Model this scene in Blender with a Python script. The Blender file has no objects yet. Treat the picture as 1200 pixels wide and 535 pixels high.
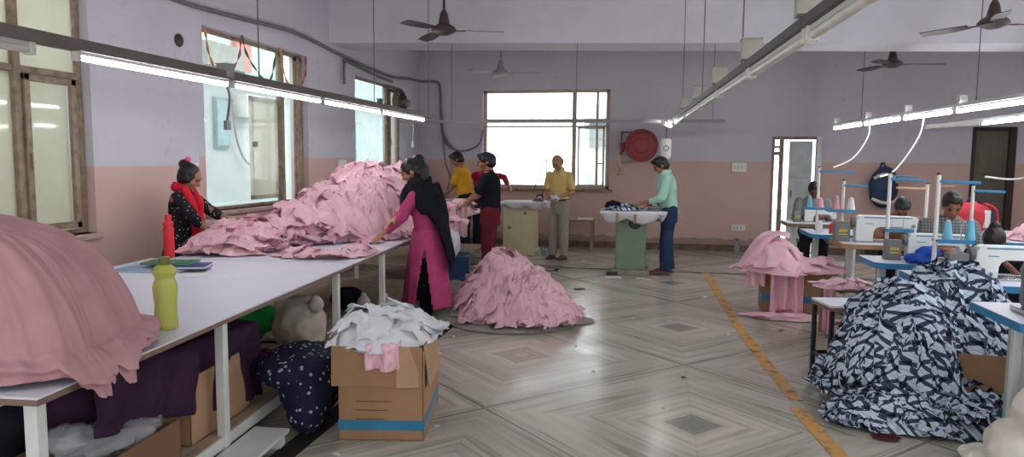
import bpy, bmesh, math, random
from mathutils import Vector as V, Matrix as M, noise, Euler
random.seed(7)
PI = math.pi
R = math.radians
SC = bpy.context.scene
COL = SC.collection
# ---------------------------------------------------------------- camera
F = 840.0
YAW = math.atan(165 / F); PITCH = math.atan(79.5 / F); ROLL = R(0.5)
fw = V((-math.sin(YAW) * math.cos(PITCH), math.cos(YAW) * math.cos(PITCH), -math.sin(PITCH)))
r0 = V((math.cos(YAW), math.sin(YAW), 0)); u0 = r0.cross(fw)
rt = math.cos(ROLL) * r0 + math.sin(ROLL) * u0; up = -math.sin(ROLL) * r0 + math.cos(ROLL) * u0
cam = bpy.data.cameras.new('camera'); cam.lens = F / 1200 * 36; cam.sensor_width = 36; cam.clip_start = .05; cam.clip_end = 200
co = bpy.data.objects.new('camera', cam); COL.objects.link(co)
m = M((rt, up, -fw)).transposed().to_4x4(); m.translation = V((0, 0, 1.55)); co.matrix_world = m
SC.camera = co
# ---------------------------------------------------------------- world, exposure
SC.view_settings.view_transform = 'Standard'; SC.view_settings.look = 'None'
SC.view_settings.gamma = 1; SC.view_settings.use_curve_mapping = False
SC.view_settings.exposure = 0.55
SKY_STRENGTH = 2.9
TUBE_EMIT = 31.0
w = bpy.data.worlds.new('overcast_sky'); SC.world = w; w.use_nodes = True
nt = w.node_tree; bg = nt.nodes['Background']
bg.inputs['Color'].default_value = (0.93, 0.985, 1.0, 1); bg.inputs['Strength'].default_value = SKY_STRENGTH
SC.cycles.max_bounces = 8; SC.cycles.diffuse_bounces = 7; SC.cycles.transparent_max_bounces = 16
SC.cycles.caustics_reflective = False; SC.cycles.caustics_refractive = False
def portal(loc, rot, sx, sy):
    l = bpy.data.lights.new('window_portal', 'AREA'); l.shape = 'RECTANGLE'; l.size = sx; l.size_y = sy
    l.cycles.is_portal = True
    o = bpy.data.objects.new('window_portal', l); COL.objects.link(o); o.location = loc; o.rotation_euler = rot
# light comes in through: three left windows, the back window, two unseen openings added behind the viewer
portal((-4.62, 3.77, 1.93), (0, R(-90), 0), 1.95, 2.35)
portal((-4.62, 7.49, 1.93), (0, R(-90), 0), 1.83, 2.17)
portal((-4.62, 11.07, 1.9), (0, R(-90), 0), 1.78, 2.05)
portal((-1.95, 13.27, 1.94), (R(-90), 0, 0), 2.32, 1.78)
portal((-1.6, -3.25, 1.75), (R(90), 0, 0), 3.6, 2.3)
portal((3.0, -3.25, 1.75), (R(90), 0, 0), 3.6, 2.3)
# ---------------------------------------------------------------- materials
def lin(c):
    return tuple(((x / 255) / 12.92 if x <= 10 else ((x / 255 + .055) / 1.055) ** 2.4) for x in c) + (1,)
class NT:
    def __init__(s, name):
        s.m = bpy.data.materials.new(name); s.m.use_nodes = True; s.t = s.m.node_tree
        s.b = s.t.nodes['Principled BSDF']
    def n(s, typ, **k):
        x = s.t.nodes.new(typ)
        for a, v in k.items():
            if a.startswith('i_'):
                key = a[2:]; key = int(key) if key.isdigit() else key.replace('_', ' ')
                if hasattr(v, 'is_output'): s.t.links.new(v, x.inputs[key])
                else: x.inputs[key].default_value = v
            else: setattr(x, a, v)
        return x
    def math(s, op, a, b=0.0, c=None):
        x = s.t.nodes.new('ShaderNodeMath'); x.operation = op
        for i, v in enumerate((a, b) if c is None else (a, b, c)):
            if hasattr(v, 'is_output'): s.t.links.new(v, x.inputs[i])
            else: x.inputs[i].default_value = v
        return x.outputs[0]
    def mix(s, f, a, b, mode='MIX'):
        x = s.t.nodes.new('ShaderNodeMix'); x.data_type = 'RGBA'; x.blend_type = mode
        for i, v in ((0, f), (6, a), (7, b)):
            if hasattr(v, 'is_output'): s.t.links.new(v, x.inputs[i])
            else: x.inputs[i].default_value = v
        return x.outputs[2]
    def ramp(s, f, stops):
        x = s.t.nodes.new('ShaderNodeValToRGB'); s.t.links.new(f, x.inputs[0])
        while len(x.color_ramp.elements) < len(stops): x.color_ramp.elements.new(.5)
        for e, (p, c) in zip(x.color_ramp.elements, stops):
            e.position = p; e.color = c if len(c) == 4 else tuple(c) + (1,)
        return x.outputs[0]
    def set(s, **k):
        for a, v in k.items():
            key = a.replace('_', ' ')
            if hasattr(v, 'is_output'): s.t.links.new(v, s.b.inputs[key])
            else: s.b.inputs[key].default_value = v
    def bump(s, h, st=.3, d=.01):
        x = s.n('ShaderNodeBump', i_Height=h, i_Strength=st, i_Distance=d); s.set(Normal=x.outputs[0])
G1 = (1, 1, 1, 1); K0 = (0, 0, 0, 1)
def mat(name, c, rough=.6, var=.12, scale=6, bump=0, bscale=40, metal=0, c2=None, spec=.4, coords='Object', stretch=None):
    a = NT(name); tc = a.n('ShaderNodeTexCoord').outputs[coords]
    if stretch:
        tc = a.n('ShaderNodeMapping', i_Vector=tc, i_Scale=stretch).outputs[0]
    nz = a.n('ShaderNodeTexNoise', i_Vector=tc, i_Scale=scale, i_Detail=5.0).outputs[0]
    c = lin(c); lo = lin(c2) if c2 else tuple(x * (1 - var * 2) for x in c[:3]) + (1,)
    hi = c if c2 else tuple(min(1, x * (1 + var)) for x in c[:3]) + (1,)
    col = a.ramp(nz, [(.3, lo), (.7, hi)])
    a.set(Base_Color=col, Roughness=rough, Metallic=metal)
    a.b.inputs['Specular IOR Level'].default_value = spec
    if bump:
        n2 = a.n('ShaderNodeTexNoise', i_Vector=tc, i_Scale=bscale, i_Detail=4.0).outputs[0]
        a.bump(n2, bump, .01)
    return a.m
def cloth(name, c, var=.1, bump=.35, c2=None, bscale=18, rough=.9):
    m = mat(name, c, rough, var, 9, bump, bscale, c2=c2, spec=.15)
    return m
def wall_mat(name, split=True):
    a = NT(name); g = a.n('ShaderNodeNewGeometry').outputs['Position']
    sp = a.n('ShaderNodeSeparateXYZ', i_Vector=g)
    n1 = a.n('ShaderNodeTexNoise', i_Vector=g, i_Scale=.9, i_Detail=6.0).outputs[0]
    n2 = a.n('ShaderNodeTexNoise', i_Vector=g, i_Scale=7.0, i_Detail=5.0).outputs[0]
    lil = a.ramp(n1, [(.3, lin((181, 178, 187))), (.7, lin((193, 190, 198)))])
    if split:
        pk = a.ramp(n1, [(.3, lin((188, 157, 148))), (.7, lin((200, 169, 160)))])
        th = a.math('ADD', a.math('MULTIPLY', a.math('GREATER_THAN', sp.outputs[1], 6.3), .09), 1.475)
        th = a.math('ADD', th, a.math('MULTIPLY', a.math('SUBTRACT', n2, .5), .012))
        low = a.math('LESS_THAN', sp.outputs[2], th)
        col = a.mix(low, lil, pk)
        # darker brown band with a ragged edge along the foot of the wall
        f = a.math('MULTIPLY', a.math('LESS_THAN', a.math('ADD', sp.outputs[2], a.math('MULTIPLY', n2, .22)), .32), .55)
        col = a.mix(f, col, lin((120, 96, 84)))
    else: col = lil
    st = a.math('MULTIPLY', a.math('GREATER_THAN', n2, .66), .18)
    col = a.mix(st, col, lin((150, 140, 140)))
    a.set(Base_Color=col, Roughness=.75); a.bump(n2, .12, .01)
    return a.m
def floor_mat():
    a = NT('marble_floor'); g = a.n('ShaderNodeNewGeometry').outputs['Position']
    sp = a.n('ShaderNodeSeparateXYZ', i_Vector=g)
    wob = a.n('ShaderNodeTexNoise', i_Vector=g, i_Scale=1.3, i_Detail=3.0).outputs[0]
    Pp = 2.55
    u = a.math('SUBTRACT', a.math('FRACT', a.math('ADD', a.math('DIVIDE', a.math('SUBTRACT', sp.outputs[0], .27), Pp), 20.5)), .5)
    v = a.math('SUBTRACT', a.math('FRACT', a.math('ADD', a.math('DIVIDE', a.math('SUBTRACT', sp.outputs[1], 4.27), Pp), 20.5)), .5)
    au = a.math('ABSOLUTE', u); av = a.math('ABSOLUTE', v)
    d = a.math('ADD', au, av)
    d2 = a.math('PINGPONG', d, .5)           # mirrored in the corner diamonds
    e = a.math('SUBTRACT', a.math('MULTIPLY', u, 1.0), v)
    sgn = a.math('SIGN', a.math('MULTIPLY', u, v))
    along = a.math('ADD', a.math('MULTIPLY', u, sgn), a.math('MULTIPLY', v, -1.0))
    vec = a.n('ShaderNodeCombineXYZ', i_X=a.math('MULTIPLY', d, 30.0), i_Y=a.math('MULTIPLY', along, 1.8), i_Z=a.math('MULTIPLY', a.math('FLOOR', a.math('MULTIPLY', d, 8.3)), 3.1))
    n1 = a.n('ShaderNodeTexNoise', i_Vector=vec.outputs[0], i_Scale=1.0, i_Detail=6.0, i_Distortion=.7).outputs[0]
    base = a.ramp(n1, [(.3, lin((112, 114, 104))), (.42, lin((166, 165, 152))), (.52, lin((190, 186, 172))), (.7, lin((208, 203, 190)))])
    n3 = a.n('ShaderNodeTexNoise', i_Vector=g, i_Scale=.6, i_Detail=4.0).outputs[0]
    base = a.mix(a.math('MULTIPLY', n3, .55), base, lin((188, 172, 152)))
    ringd = a.math('GREATER_THAN', d2, .2); dk = a.math('MULTIPLY', ringd, a.math('MULTIPLY', a.n('ShaderNodeTexNoise', i_Vector=vec.outputs[0], i_Scale=.45, i_Detail=2.0).outputs[0], .5))
    base = a.mix(dk, base, lin((138, 140, 134)))
    # slab joints: thin dark rings
    band = a.math('PINGPONG', a.math('ADD', d, .0), .1205)
    jt = a.math('LESS_THAN', band, .0028)
    base = a.mix(a.math('MULTIPLY', jt, .42), base, lin((98, 94, 84)))
    cr = a.math('LESS_THAN', a.math('ABSOLUTE', a.math('SUBTRACT', d, .5)), .006)
    base = a.mix(a.math('MULTIPLY', cr, .6), base, lin((84, 84, 76)))
    tile = a.math('LESS_THAN', a.math('PINGPONG', a.math('SUBTRACT', sp.outputs[0], .27), .6375), .003)
    base = a.mix(a.math('MULTIPLY', tile, .2), base, lin((98, 94, 84)))
    cen = a.math('LESS_THAN', d, .068)
    base = a.mix(a.math('MULTIPLY', cen, .7), base, lin((96, 100, 92)))
    cen = a.math('LESS_THAN', d, .04)
    base = a.mix(a.math('MULTIPLY', cen, .4), base, lin((140, 142, 130)))
    # scattered stains
    n4 = a.n('ShaderNodeTexNoise', i_Vector=g, i_Scale=2.2, i_Detail=8.0).outputs[0]
    base = a.mix(a.math('MULTIPLY', a.ramp(n4, [(.5, (0, 0, 0)), (.75, (1, 1, 1))]), .3), base, lin((112, 96, 80)))
    a.set(Base_Color=base, Roughness=a.math('ADD', a.math('MULTIPLY', n4, .3), .06))
    a.b.inputs['Specular IOR Level'].default_value = .6
    a.bump(n1, .02, .01)
    return a.m
def plaid_mat():
    a = NT('plaid_cloth'); uv = a.n('ShaderNodeUVMap').outputs[0]
    sp = a.n('ShaderNodeSeparateXYZ', i_Vector=uv)
    def bands(c, w1):
        t = a.math('FRACT', a.math('MULTIPLY', c, 14.0))
        b1 = a.math('LESS_THAN', t, w1)
        b2 = a.math('LESS_THAN', a.math('ABSOLUTE', a.math('SUBTRACT', t, .68)), .03)
        return b1, b2
    x1, x2 = bands(sp.outputs[0], .33); y1, y2 = bands(sp.outputs[1], .33)
    s = a.math('MULTIPLY', a.math('ADD', x1, y1), .5)
    s2 = a.math('MULTIPLY', a.math('MAXIMUM', x2, y2), .35)
    col = a.ramp(s, [(0, lin((196, 210, 224))), (.5, lin((60, 70, 90))), (1, lin((22, 26, 38)))])
    col = a.mix(s2, col, lin((60, 74, 98)))
    n = a.n('ShaderNodeTexNoise', i_Scale=60.0).outputs[0]
    a.set(Base_Color=col, Roughness=.9); a.b.inputs['Specular IOR Level'].default_value = .15
    a.bump(n, .2, .005)
    return a.m
def print_mat(name, ground, spots, scale=60, thr=.2, c3=None):
    """small printed motifs on a dark cloth"""
    a = NT(name); tc = a.n('ShaderNodeTexCoord').outputs['Object']
    vo = a.n('ShaderNodeTexVoronoi', i_Vector=tc, i_Scale=scale)
    f = a.math('LESS_THAN', vo.outputs['Distance'], thr)
    c = a.mix(f, lin(ground), lin(spots))
    if c3:
        v2 = a.n('ShaderNodeTexVoronoi', i_Vector=tc, i_Scale=scale * .3)
        c = a.mix(a.math('LESS_THAN', v2.outputs['Distance'], .26), c, lin(c3))
    a.set(Base_Color=c, Roughness=.85); a.b.inputs['Specular IOR Level'].default_value = .2
    return a.m
def check_mat(name, c1, c2, sc=38):
    a = NT(name); tc = a.n('ShaderNodeTexCoord').outputs['Object']; sp = a.n('ShaderNodeSeparateXYZ', i_Vector=tc)
    f = [a.math('LESS_THAN', a.math('FRACT', a.math('MULTIPLY', sp.outputs[i], sc)), .4) for i in (1, 2)]
    s = a.math('MULTIPLY', a.math('ADD', f[0], f[1]), .5)
    a.set(Base_Color=a.ramp(s, [(0, lin(c1)), (1, lin(c2))]), Roughness=.85)
    return a.m
def emit(name, c, s):
    a = NT(name); a.set(Base_Color=c, Emission_Color=c, Emission_Strength=s, Roughness=.4); return a.m
def glass(name, tint=(1, 1, 1), frost=0.0, alpha=.25, base=(220, 232, 226)):
    """window glass with a film of dust: mostly clear, partly a pale diffuse layer"""
    a = NT(name); t = a.t
    tr = a.n('ShaderNodeBsdfTransparent'); tr.inputs[0].default_value = tuple(tint) + (1,)
    tc = a.n('ShaderNodeTexCoord').outputs['Object']
    n = a.n('ShaderNodeTexNoise', i_Vector=tc, i_Scale=2.5, i_Detail=6.0).outputs[0]
    df = a.n('ShaderNodeBsdfTranslucent'); df.inputs[0].default_value = lin(base)
    d2 = a.n('ShaderNodeBsdfDiffuse'); d2.inputs[0].default_value = lin(base)
    ad = a.n('ShaderNodeMixShader', i_Fac=.3); t.links.new(df.outputs[0], ad.inputs[1]); t.links.new(d2.outputs[0], ad.inputs[2])
    gl = a.n('ShaderNodeBsdfGlossy', i_Roughness=.05)
    mx = a.n('ShaderNodeMixShader', i_Fac=a.math('ADD', a.math('MULTIPLY', n, alpha * .6), alpha * .7))
    t.links.new(tr.outputs[0], mx.inputs[1]); t.links.new(ad.outputs[0], mx.inputs[2])
    m2 = a.n('ShaderNodeMixShader', i_Fac=.04); t.links.new(mx.outputs[0], m2.inputs[1]); t.links.new(gl.outputs[0], m2.inputs[2])
    t.links.new(m2.outputs[0], t.nodes['Material Output'].inputs[0])
    return a.m
def plastic(name, c, alpha=.6, rough=.12):
    a = NT(name); a.set(Base_Color=lin(c), Roughness=rough, Alpha=alpha); return a.m
# ---------------------------------------------------------------- geometry helpers
class B:
    """collects shapes for ONE mesh"""
    def __init__(s): s.bm = bmesh.new(); s.uv = None
    def box(s, c, sz, rot=None, bev=0):
        r = bmesh.ops.create_cube(s.bm, size=1)
        mt = M.Translation(V(c)) @ (Euler(rot).to_matrix().to_4x4() if rot else M.Identity(4)) @ M.Diagonal(V(sz).to_4d())
        bmesh.ops.transform(s.bm, matrix=mt, verts=r['verts'])
        if bev:
            es = list({e for v in r['verts'] for e in v.link_edges})
            bmesh.ops.bevel(s.bm, geom=es, offset=bev, segments=2, affect='EDGES', profile=.7)
        return s
    def bb(s, x0, x1, y0, y1, z0, z1, bev=0):
        return s.box(((x0 + x1) / 2, (y0 + y1) / 2, (z0 + z1) / 2), (abs(x1 - x0), abs(y1 - y0), abs(z1 - z0)), None, bev)
    def cone(s, p0, p1, r0, r1=None, n=14, caps=True):
        p0, p1 = V(p0), V(p1); r1 = r0 if r1 is None else r1
        q = (p1 - p0).to_track_quat('Z', 'Y').to_matrix()
        a = [s.bm.verts.new(p0 + q @ V((math.cos(t) * r0, math.sin(t) * r0, 0))) for t in [2 * PI * i / n for i in range(n)]]
        b = [s.bm.verts.new(p1 + q @ V((math.cos(t) * r1, math.sin(t) * r1, 0))) for t in [2 * PI * i / n for i in range(n)]]
        for i in range(n): s.bm.faces.new((a[i], a[(i + 1) % n], b[(i + 1) % n], b[i]))
        if caps: s.bm.faces.new(a[::-1]); s.bm.faces.new(b)
        return s
    def ell(s, c, r, rot=None, u=18, v=12):
        x = bmesh.ops.create_uvsphere(s.bm, u_segments=u, v_segments=v, radius=1)
        if not hasattr(r, '__len__'): r = (r, r, r)
        rm = rot.to_4x4() if isinstance(rot, M) else (Euler(rot).to_matrix().to_4x4() if rot else M.Identity(4))
        bmesh.ops.transform(s.bm, matrix=M.Translation(V(c)) @ rm @ M.Diagonal(V(r).to_4d()), verts=x['verts'])
        return s
    def cap(s, p0, p1, r0, r1=None, n=12):
        r1 = r0 if r1 is None else r1
        s.cone(p0, p1, r0, r1, n); s.ell(p0, r0, None, n, 8); s.ell(p1, r1, None, n, 8); return s
    def rings(s, rs, caps=True, closed=True, uvs=None):
        """rs: list of lists of points; skins them"""
        L = [[s.bm.verts.new(V(p)) for p in r] for r in rs]
        n = len(L[0])
        for a, b in zip(L, L[1:]):
            for i in range(n if closed else n - 1):
                j = (i + 1) % n
                s.bm.faces.new((a[i], a[j], b[j], b[i]))
        if caps and closed: s.bm.faces.new(L[0][::-1]); s.bm.faces.new(L[-1])
        return s
    def oval(s, cs, n=24, caps=True):
        """cs: list of (center, vecA, vecB): elliptic sections"""
        return s.rings([[V(c) + V(a) * math.cos(2 * PI * i / n) + V(b) * math.sin(2 * PI * i / n) for i in range(n)] for c, a, b in cs], caps)
    def lathe(s, c, prof, n=24, ax='Z'):
        c = V(c); rs = []
        for r, h in prof:
            r = max(r, 1e-4)
            ring = []
            for i in range(n):
                x, y = math.cos(2 * PI * i / n) * r, math.sin(2 * PI * i / n) * r
                ring.append(c + (V((x, y, h)) if ax == 'Z' else V((x, h, y)) if ax == 'Y' else V((h, x, y))))
            rs.append(ring)
        return s.rings(rs, prof[0][0] < 1e-3)
    def tube(s, pts, r, n=8, smooth=True):
        pts = [V(p) for p in pts]
        if smooth and len(pts) > 2: pts = spline(pts, 6)
        rs = []; prev = None
        for i, p in enumerate(pts):
            t = (pts[min(i + 1, len(pts) - 1)] - pts[max(i - 1, 0)]).normalized()
            if prev is None:
                prev = t.orthogonal().normalized()
            prev = (prev - t * prev.dot(t)).normalized(); q = t.cross(prev)
            rs.append([p + prev * math.cos(2 * PI * k / n) * r + q * math.sin(2 * PI * k / n) * r for k in range(n)])
        return s.rings(rs)
    def prism(s, poly, y0, y1, plane='XZ'):
        f = {'XZ': lambda a, b, c: (a, c, b), 'XY': lambda a, b, c: (a, b, c), 'YZ': lambda a, b, c: (c, a, b)}[plane]
        a = [s.bm.verts.new(V(f(p[0], p[1], y0))) for p in poly]; b = [s.bm.verts.new(V(f(p[0], p[1], y1))) for p in poly]
        n = len(poly)
        for i in range(n): s.bm.faces.new((a[i], a[(i + 1) % n], b[(i + 1) % n], b[i]))
        s.bm.faces.new(a[::-1]); s.bm.faces.new(b); return s
    def sheet(s, fn, nu, nv, uvscale=None):
        """fn(u,v)->point on 0..1"""
        g = [[s.bm.verts.new(V(fn(i / nu, j / nv))) for j in range(nv + 1)] for i in range(nu + 1)]
        if uvscale and s.uv is None: s.uv = s.bm.loops.layers.uv.new('UVMap')
        for i in range(nu):
            for j in range(nv):
                f = s.bm.faces.new((g[i][j], g[i + 1][j], g[i + 1][j + 1], g[i][j + 1]))
                if uvscale:
                    for l, (a, b) in zip(f.loops, ((i, j), (i + 1, j), (i + 1, j + 1), (i, j + 1))):
                        l[s.uv].uv = (a / nu * uvscale[0] + l.vert.co.z * .7, b / nv * uvscale[1] - l.vert.co.z * .7)
        return s
    def obj(s, name, material, parent=None, smooth=None, bevel=0, thick=0, recalc=True):
        if recalc: bmesh.ops.recalc_face_normals(s.bm, faces=s.bm.faces)
        me = bpy.data.meshes.new(name); s.bm.to_mesh(me); s.bm.free()
        me.materials.append(material)
        o = bpy.data.objects.new(name, me); COL.objects.link(o)
        if parent: o.parent = parent
        if smooth is True: me.polygons.foreach_set('use_smooth', [True] * len(me.polygons))
        elif smooth is None:
            me.polygons.foreach_set('use_smooth', [True] * len(me.polygons)); me.set_sharp_from_angle(angle=R(38))
        if thick: x = o.modifiers.new('thickness', 'SOLIDIFY'); x.thickness = thick; x.offset = 0
        if bevel: x = o.modifiers.new('bevel', 'BEVEL'); x.width = bevel; x.segments = 2; x.limit_method = 'ANGLE'
        return o
def spline(P, k):
    out = []
    for i in range(len(P) - 1):
        p0, p1, p2, p3 = P[max(i - 1, 0)], P[i], P[i + 1], P[min(i + 2, len(P) - 1)]
        for j in range(k):
            t = j / k
            out.append(.5 * ((2 * p1) + (p2 - p0) * t + (2 * p0 - 5 * p1 + 4 * p2 - p3) * t * t + (3 * p1 - p0 - 3 * p2 + p3) * t ** 3))
    out.append(P[-1]); return out
def fuse(s, name, material, parent=None, voxel=.012, it=3, folds=0, fscale=6, fdir=None):
    """remeshes the overlapping shapes of a B into one continuous skin"""
    me = bpy.data.meshes.new(name); s.bm.to_mesh(me); s.bm.free()
    t = bpy.data.objects.new(name, me); COL.objects.link(t)
    x = t.modifiers.new('r', 'REMESH'); x.mode = 'VOXEL'; x.voxel_size = voxel
    if it: y = t.modifiers.new('s', 'SMOOTH'); y.factor = .5; y.iterations = it
    dg = bpy.context.evaluated_depsgraph_get(); nm = bpy.data.meshes.new_from_object(t.evaluated_get(dg))
    bpy.data.objects.remove(t); bpy.data.meshes.remove(me)
    nm.name = name
    if folds:
        off = V((random.random() * 9, random.random() * 9, 0)); nrm = [v.normal.copy() for v in nm.vertices]
        for v, q in zip(nm.vertices, nrm):
            p = v.co.copy()
            if fdir: p = V((p.x * fdir[0], p.y * fdir[1], p.z * fdir[2]))
            f = 1 - abs(noise.noise(p * fscale + off)) * 2.4 + .5 * noise.noise(p * fscale * 2.3 + off)
            v.co += q * folds * (f - .4)
    nm.polygons.foreach_set('use_smooth', [True] * len(nm.polygons))
    nm.materials.clear(); nm.materials.append(material)
    o = bpy.data.objects.new(name, nm); COL.objects.link(o)
    if parent: o.parent = parent
    return o
def tag(o, label, cat, group=None, kind=None):
    if label: o['label'] = label
    if cat: o['category'] = cat
    if group: o['group'] = group
    if kind: o['kind'] = kind
    return o
def thing(name, label, cat, loc=(0, 0, 0), rz=0, group=None):
    o = bpy.data.objects.new(name, None); COL.objects.link(o); o.location = loc; o.rotation_euler = (0, 0, rz)
    o.empty_display_size = .1
    return tag(o, label, cat, group)
def struct(o): o['kind'] = 'structure'; return o
def copy_tree(o, loc, rz=None, label=None, group=None, parent=None):
    c = o.copy(); COL.objects.link(c)
    if parent: c.parent = parent
    else:
        c.location = loc
        if rz is not None: c.rotation_euler = (0, 0, rz)
        if label: c['label'] = label
        if group: c['group'] = group
    for ch in list(o.children): copy_tree(ch, None, parent=c)
    return c
# heaps of cloth --------------------------------------------------
def fold(p, seed, sc):
    q = V((p[0] * sc + seed, p[1] * sc - seed * .7, (p[2] if len(p) > 2 else 0) * sc))
    w_ = noise.noise_vector(q * .6) * .7
    a = 1 - 2.2 * abs(noise.noise(q + w_)); b = 1 - 2.2 * abs(noise.noise(q * 2.1 + w_ * 2 + V((5, 1, 3))))
    return .65 * a + .35 * b
def rfold(a, c, sd, sc):
    w_ = noise.noise(V((a * sc * .5, c * sc * .5, sd + 3))) * .9
    p = noise.noise(V((a * sc * .35 + w_, c * sc * 1.5 + w_ * 1.6, sd)))
    q = noise.noise(V((a * sc * .9, c * sc * 2.8 + w_ * 2, sd + 11)))
    return .75 * (1 - 2.6 * abs(p)) + .3 * (1 - 2.4 * abs(q))
def heap(name, h, bx, by, z0, material, parent=None, res=90, n=60, ps=(.22, .45), amp=.035, sc=6.5, seed=1, zmin=None, edge=.012, ruffle=1.0):
    """h(x,y) height of the heap over z0 (<=0 outside). A crumpled skin and n loose garments laid over it."""
    rnd = random.Random(seed); b = B(); zmin = z0 + .004 if zmin is None else zmin
    b.uv = b.bm.loops.layers.uv.new('UVMap')
    (x0, x1), (y0, y1) = bx, by
    def hz(x, y):
        return h(x, y)
    nx = res; ny = max(8, int(res * (y1 - y0) / (x1 - x0)))
    g = {}
    for i in range(nx + 1):
        for j in range(ny + 1):
            x = x0 + (x1 - x0) * i / nx; y = y0 + (y1 - y0) * j / ny
            hh = hz(x, y)
            if hh > -.015:
                f = fold((x, y), seed * 1.7, sc)
                k = min(1, max(0, hh / .12))
                dv = noise.noise_vector(V((x * sc * .8, y * sc * .8, seed))) * amp * 1.1
                z = z0 + max(hh, 0) + f * amp * (.25 + .75 * k)
                g[i, j] = b.bm.verts.new(V((x + dv.x, y + dv.y, max(z, zmin))))
    for (i, j), v in list(g.items()):
        q = [g.get(k) for k in ((i, j), (i + 1, j), (i + 1, j + 1), (i, j + 1))]
        if all(q):
            f = b.bm.faces.new(q)
            for l, (a, c) in zip(f.loops, ((i, j), (i + 1, j), (i + 1, j + 1), (i, j + 1))):
                l[b.uv].uv = (a / nx * (x1 - x0) + l.vert.co.z * .7, c / ny * (y1 - y0) - l.vert.co.z * .7)
    made = 0; tries = 0
    while made < n and tries < n * 30:
        tries += 1
        cx = rnd.uniform(x0, x1); cy = rnd.uniform(y0, y1)
        if hz(cx, cy) < .005: continue
        made += 1
        th = rnd.uniform(0, PI); sx = rnd.uniform(*ps) * min(1, .45 + 4 * hz(cx, cy)); sy = sx * rnd.uniform(.45, 1.0); sd = rnd.uniform(0, 50); m_ = 20
        lift = rnd.uniform(.1, 1.5) * amp * ruffle; ca, sa = math.cos(th), math.sin(th)
        cw = rnd.uniform(-1.2, 1.2); hs_ = min(1, .25 + 5 * hz(cx, cy)); lift *= hs_; gx = rnd.uniform(-.32, .32) * hs_; gy = rnd.uniform(-.32, .32) * hs_; curl = rnd.choice((-5, -5, 2.5))
        def fn(u, v):
            a = (u - .5) * sx; c = (v - .5) * sy
            a += noise.noise(V((u * 3, v * 3, sd))) * sx * .25; c += noise.noise(V((u * 3, v * 3, sd + 9))) * sy * .35 + cw * a * a
            x = cx + a * ca - c * sa; y = cy + a * sa + c * ca
            hh = hz(x, y); f = rfold(a, c, sd, sc)
            rim = max(abs(u - .5), abs(v - .5)) * 2
            z = z0 + max(hh, 0) + lift + f * amp * (.4 + .6 * hs_) + max(0, rim - .8) * curl * lift * .9 + edge + a * gx + c * gy
            dv = noise.noise_vector(V((x * sc, y * sc, sd))) * amp * 1.2
            return (x + dv.x, y + dv.y, max(z, zmin + .002))
        b.sheet(fn, m_, m_, (sx, sy))
    return b.obj(name, material, parent, smooth=True, recalc=False)
def bump2(x, y, cx, cy, rx, ry, hgt, p=2.0):
    d = math.sqrt(((x - cx) / rx) ** 2 + ((y - cy) / ry) ** 2)
    return hgt * (1 - d ** p) if d < 1.3 else -1
# ---------------------------------------------------------------- people
def ik(S, W, a, b, pole):
    S, W, pole = V(S), V(W), V(pole); d = W - S; L = d.length
    if L > (a + b) * .995: W = S + d * ((a + b) * .995 / L); d = W - S; L = d.length
    x = (a * a - b * b + L * L) / (2 * L); h = math.sqrt(max(a * a - x * x, 0))
    n = d.normalized(); p = (pole - n * pole.dot(n)).normalized()
    return S + n * x + p * h, W
def hand(b, W, d, palm, side, s, curl=.6, grip=False):
    """palm + four unequal fingers + thumb; d = direction of the hand, palm = normal out of the palm, side = +1 left hand"""
    d = V(d).normalized(); palm = (V(palm) - d * V(palm).dot(d)).normalized(); lat = d.cross(palm) * side   # towards the thumb
    rot = M((d, lat, palm)).transposed()
    c = V(W) + d * .052 * s
    b.ell(c, (.05 * s, .038 * s, .015 * s), rot, 14, 10); b.cap(W, c, .024 * s, .022 * s, 10)
    for k, (ln, off) in enumerate(((.9, 1.5), (1, .5), (.95, -.5), (.75, -1.5))):
        p = c + d * .036 * s + lat * off * .0195 * s; q = (d + lat * off * .07); a = curl * (1.5 if grip else 1)
        for j, l in enumerate((.042, .028, .022)):
            q = (q * math.cos(a) + palm * math.sin(a)).normalized() if j else (q + palm * a * .5).normalized()
            e = p + q * l * ln * s; b.cap(p, e, (.0088 - j * .0008) * s, (.0082 - j * .0009) * s, 8); p = e
    p = V(W) + d * .03 * s + lat * .026 * s; q = (d * .75 + lat * .65 + palm * .3).normalized()
    e = p + q * .04 * s; b.cap(p, e, .012 * s, .0095 * s, 8)
    q = (q + d * .3 + palm * .4 - lat * (.5 if grip else .1)).normalized(); b.cap(e, e + q * .03 * s, .0095 * s, .008 * s, 8)
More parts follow.
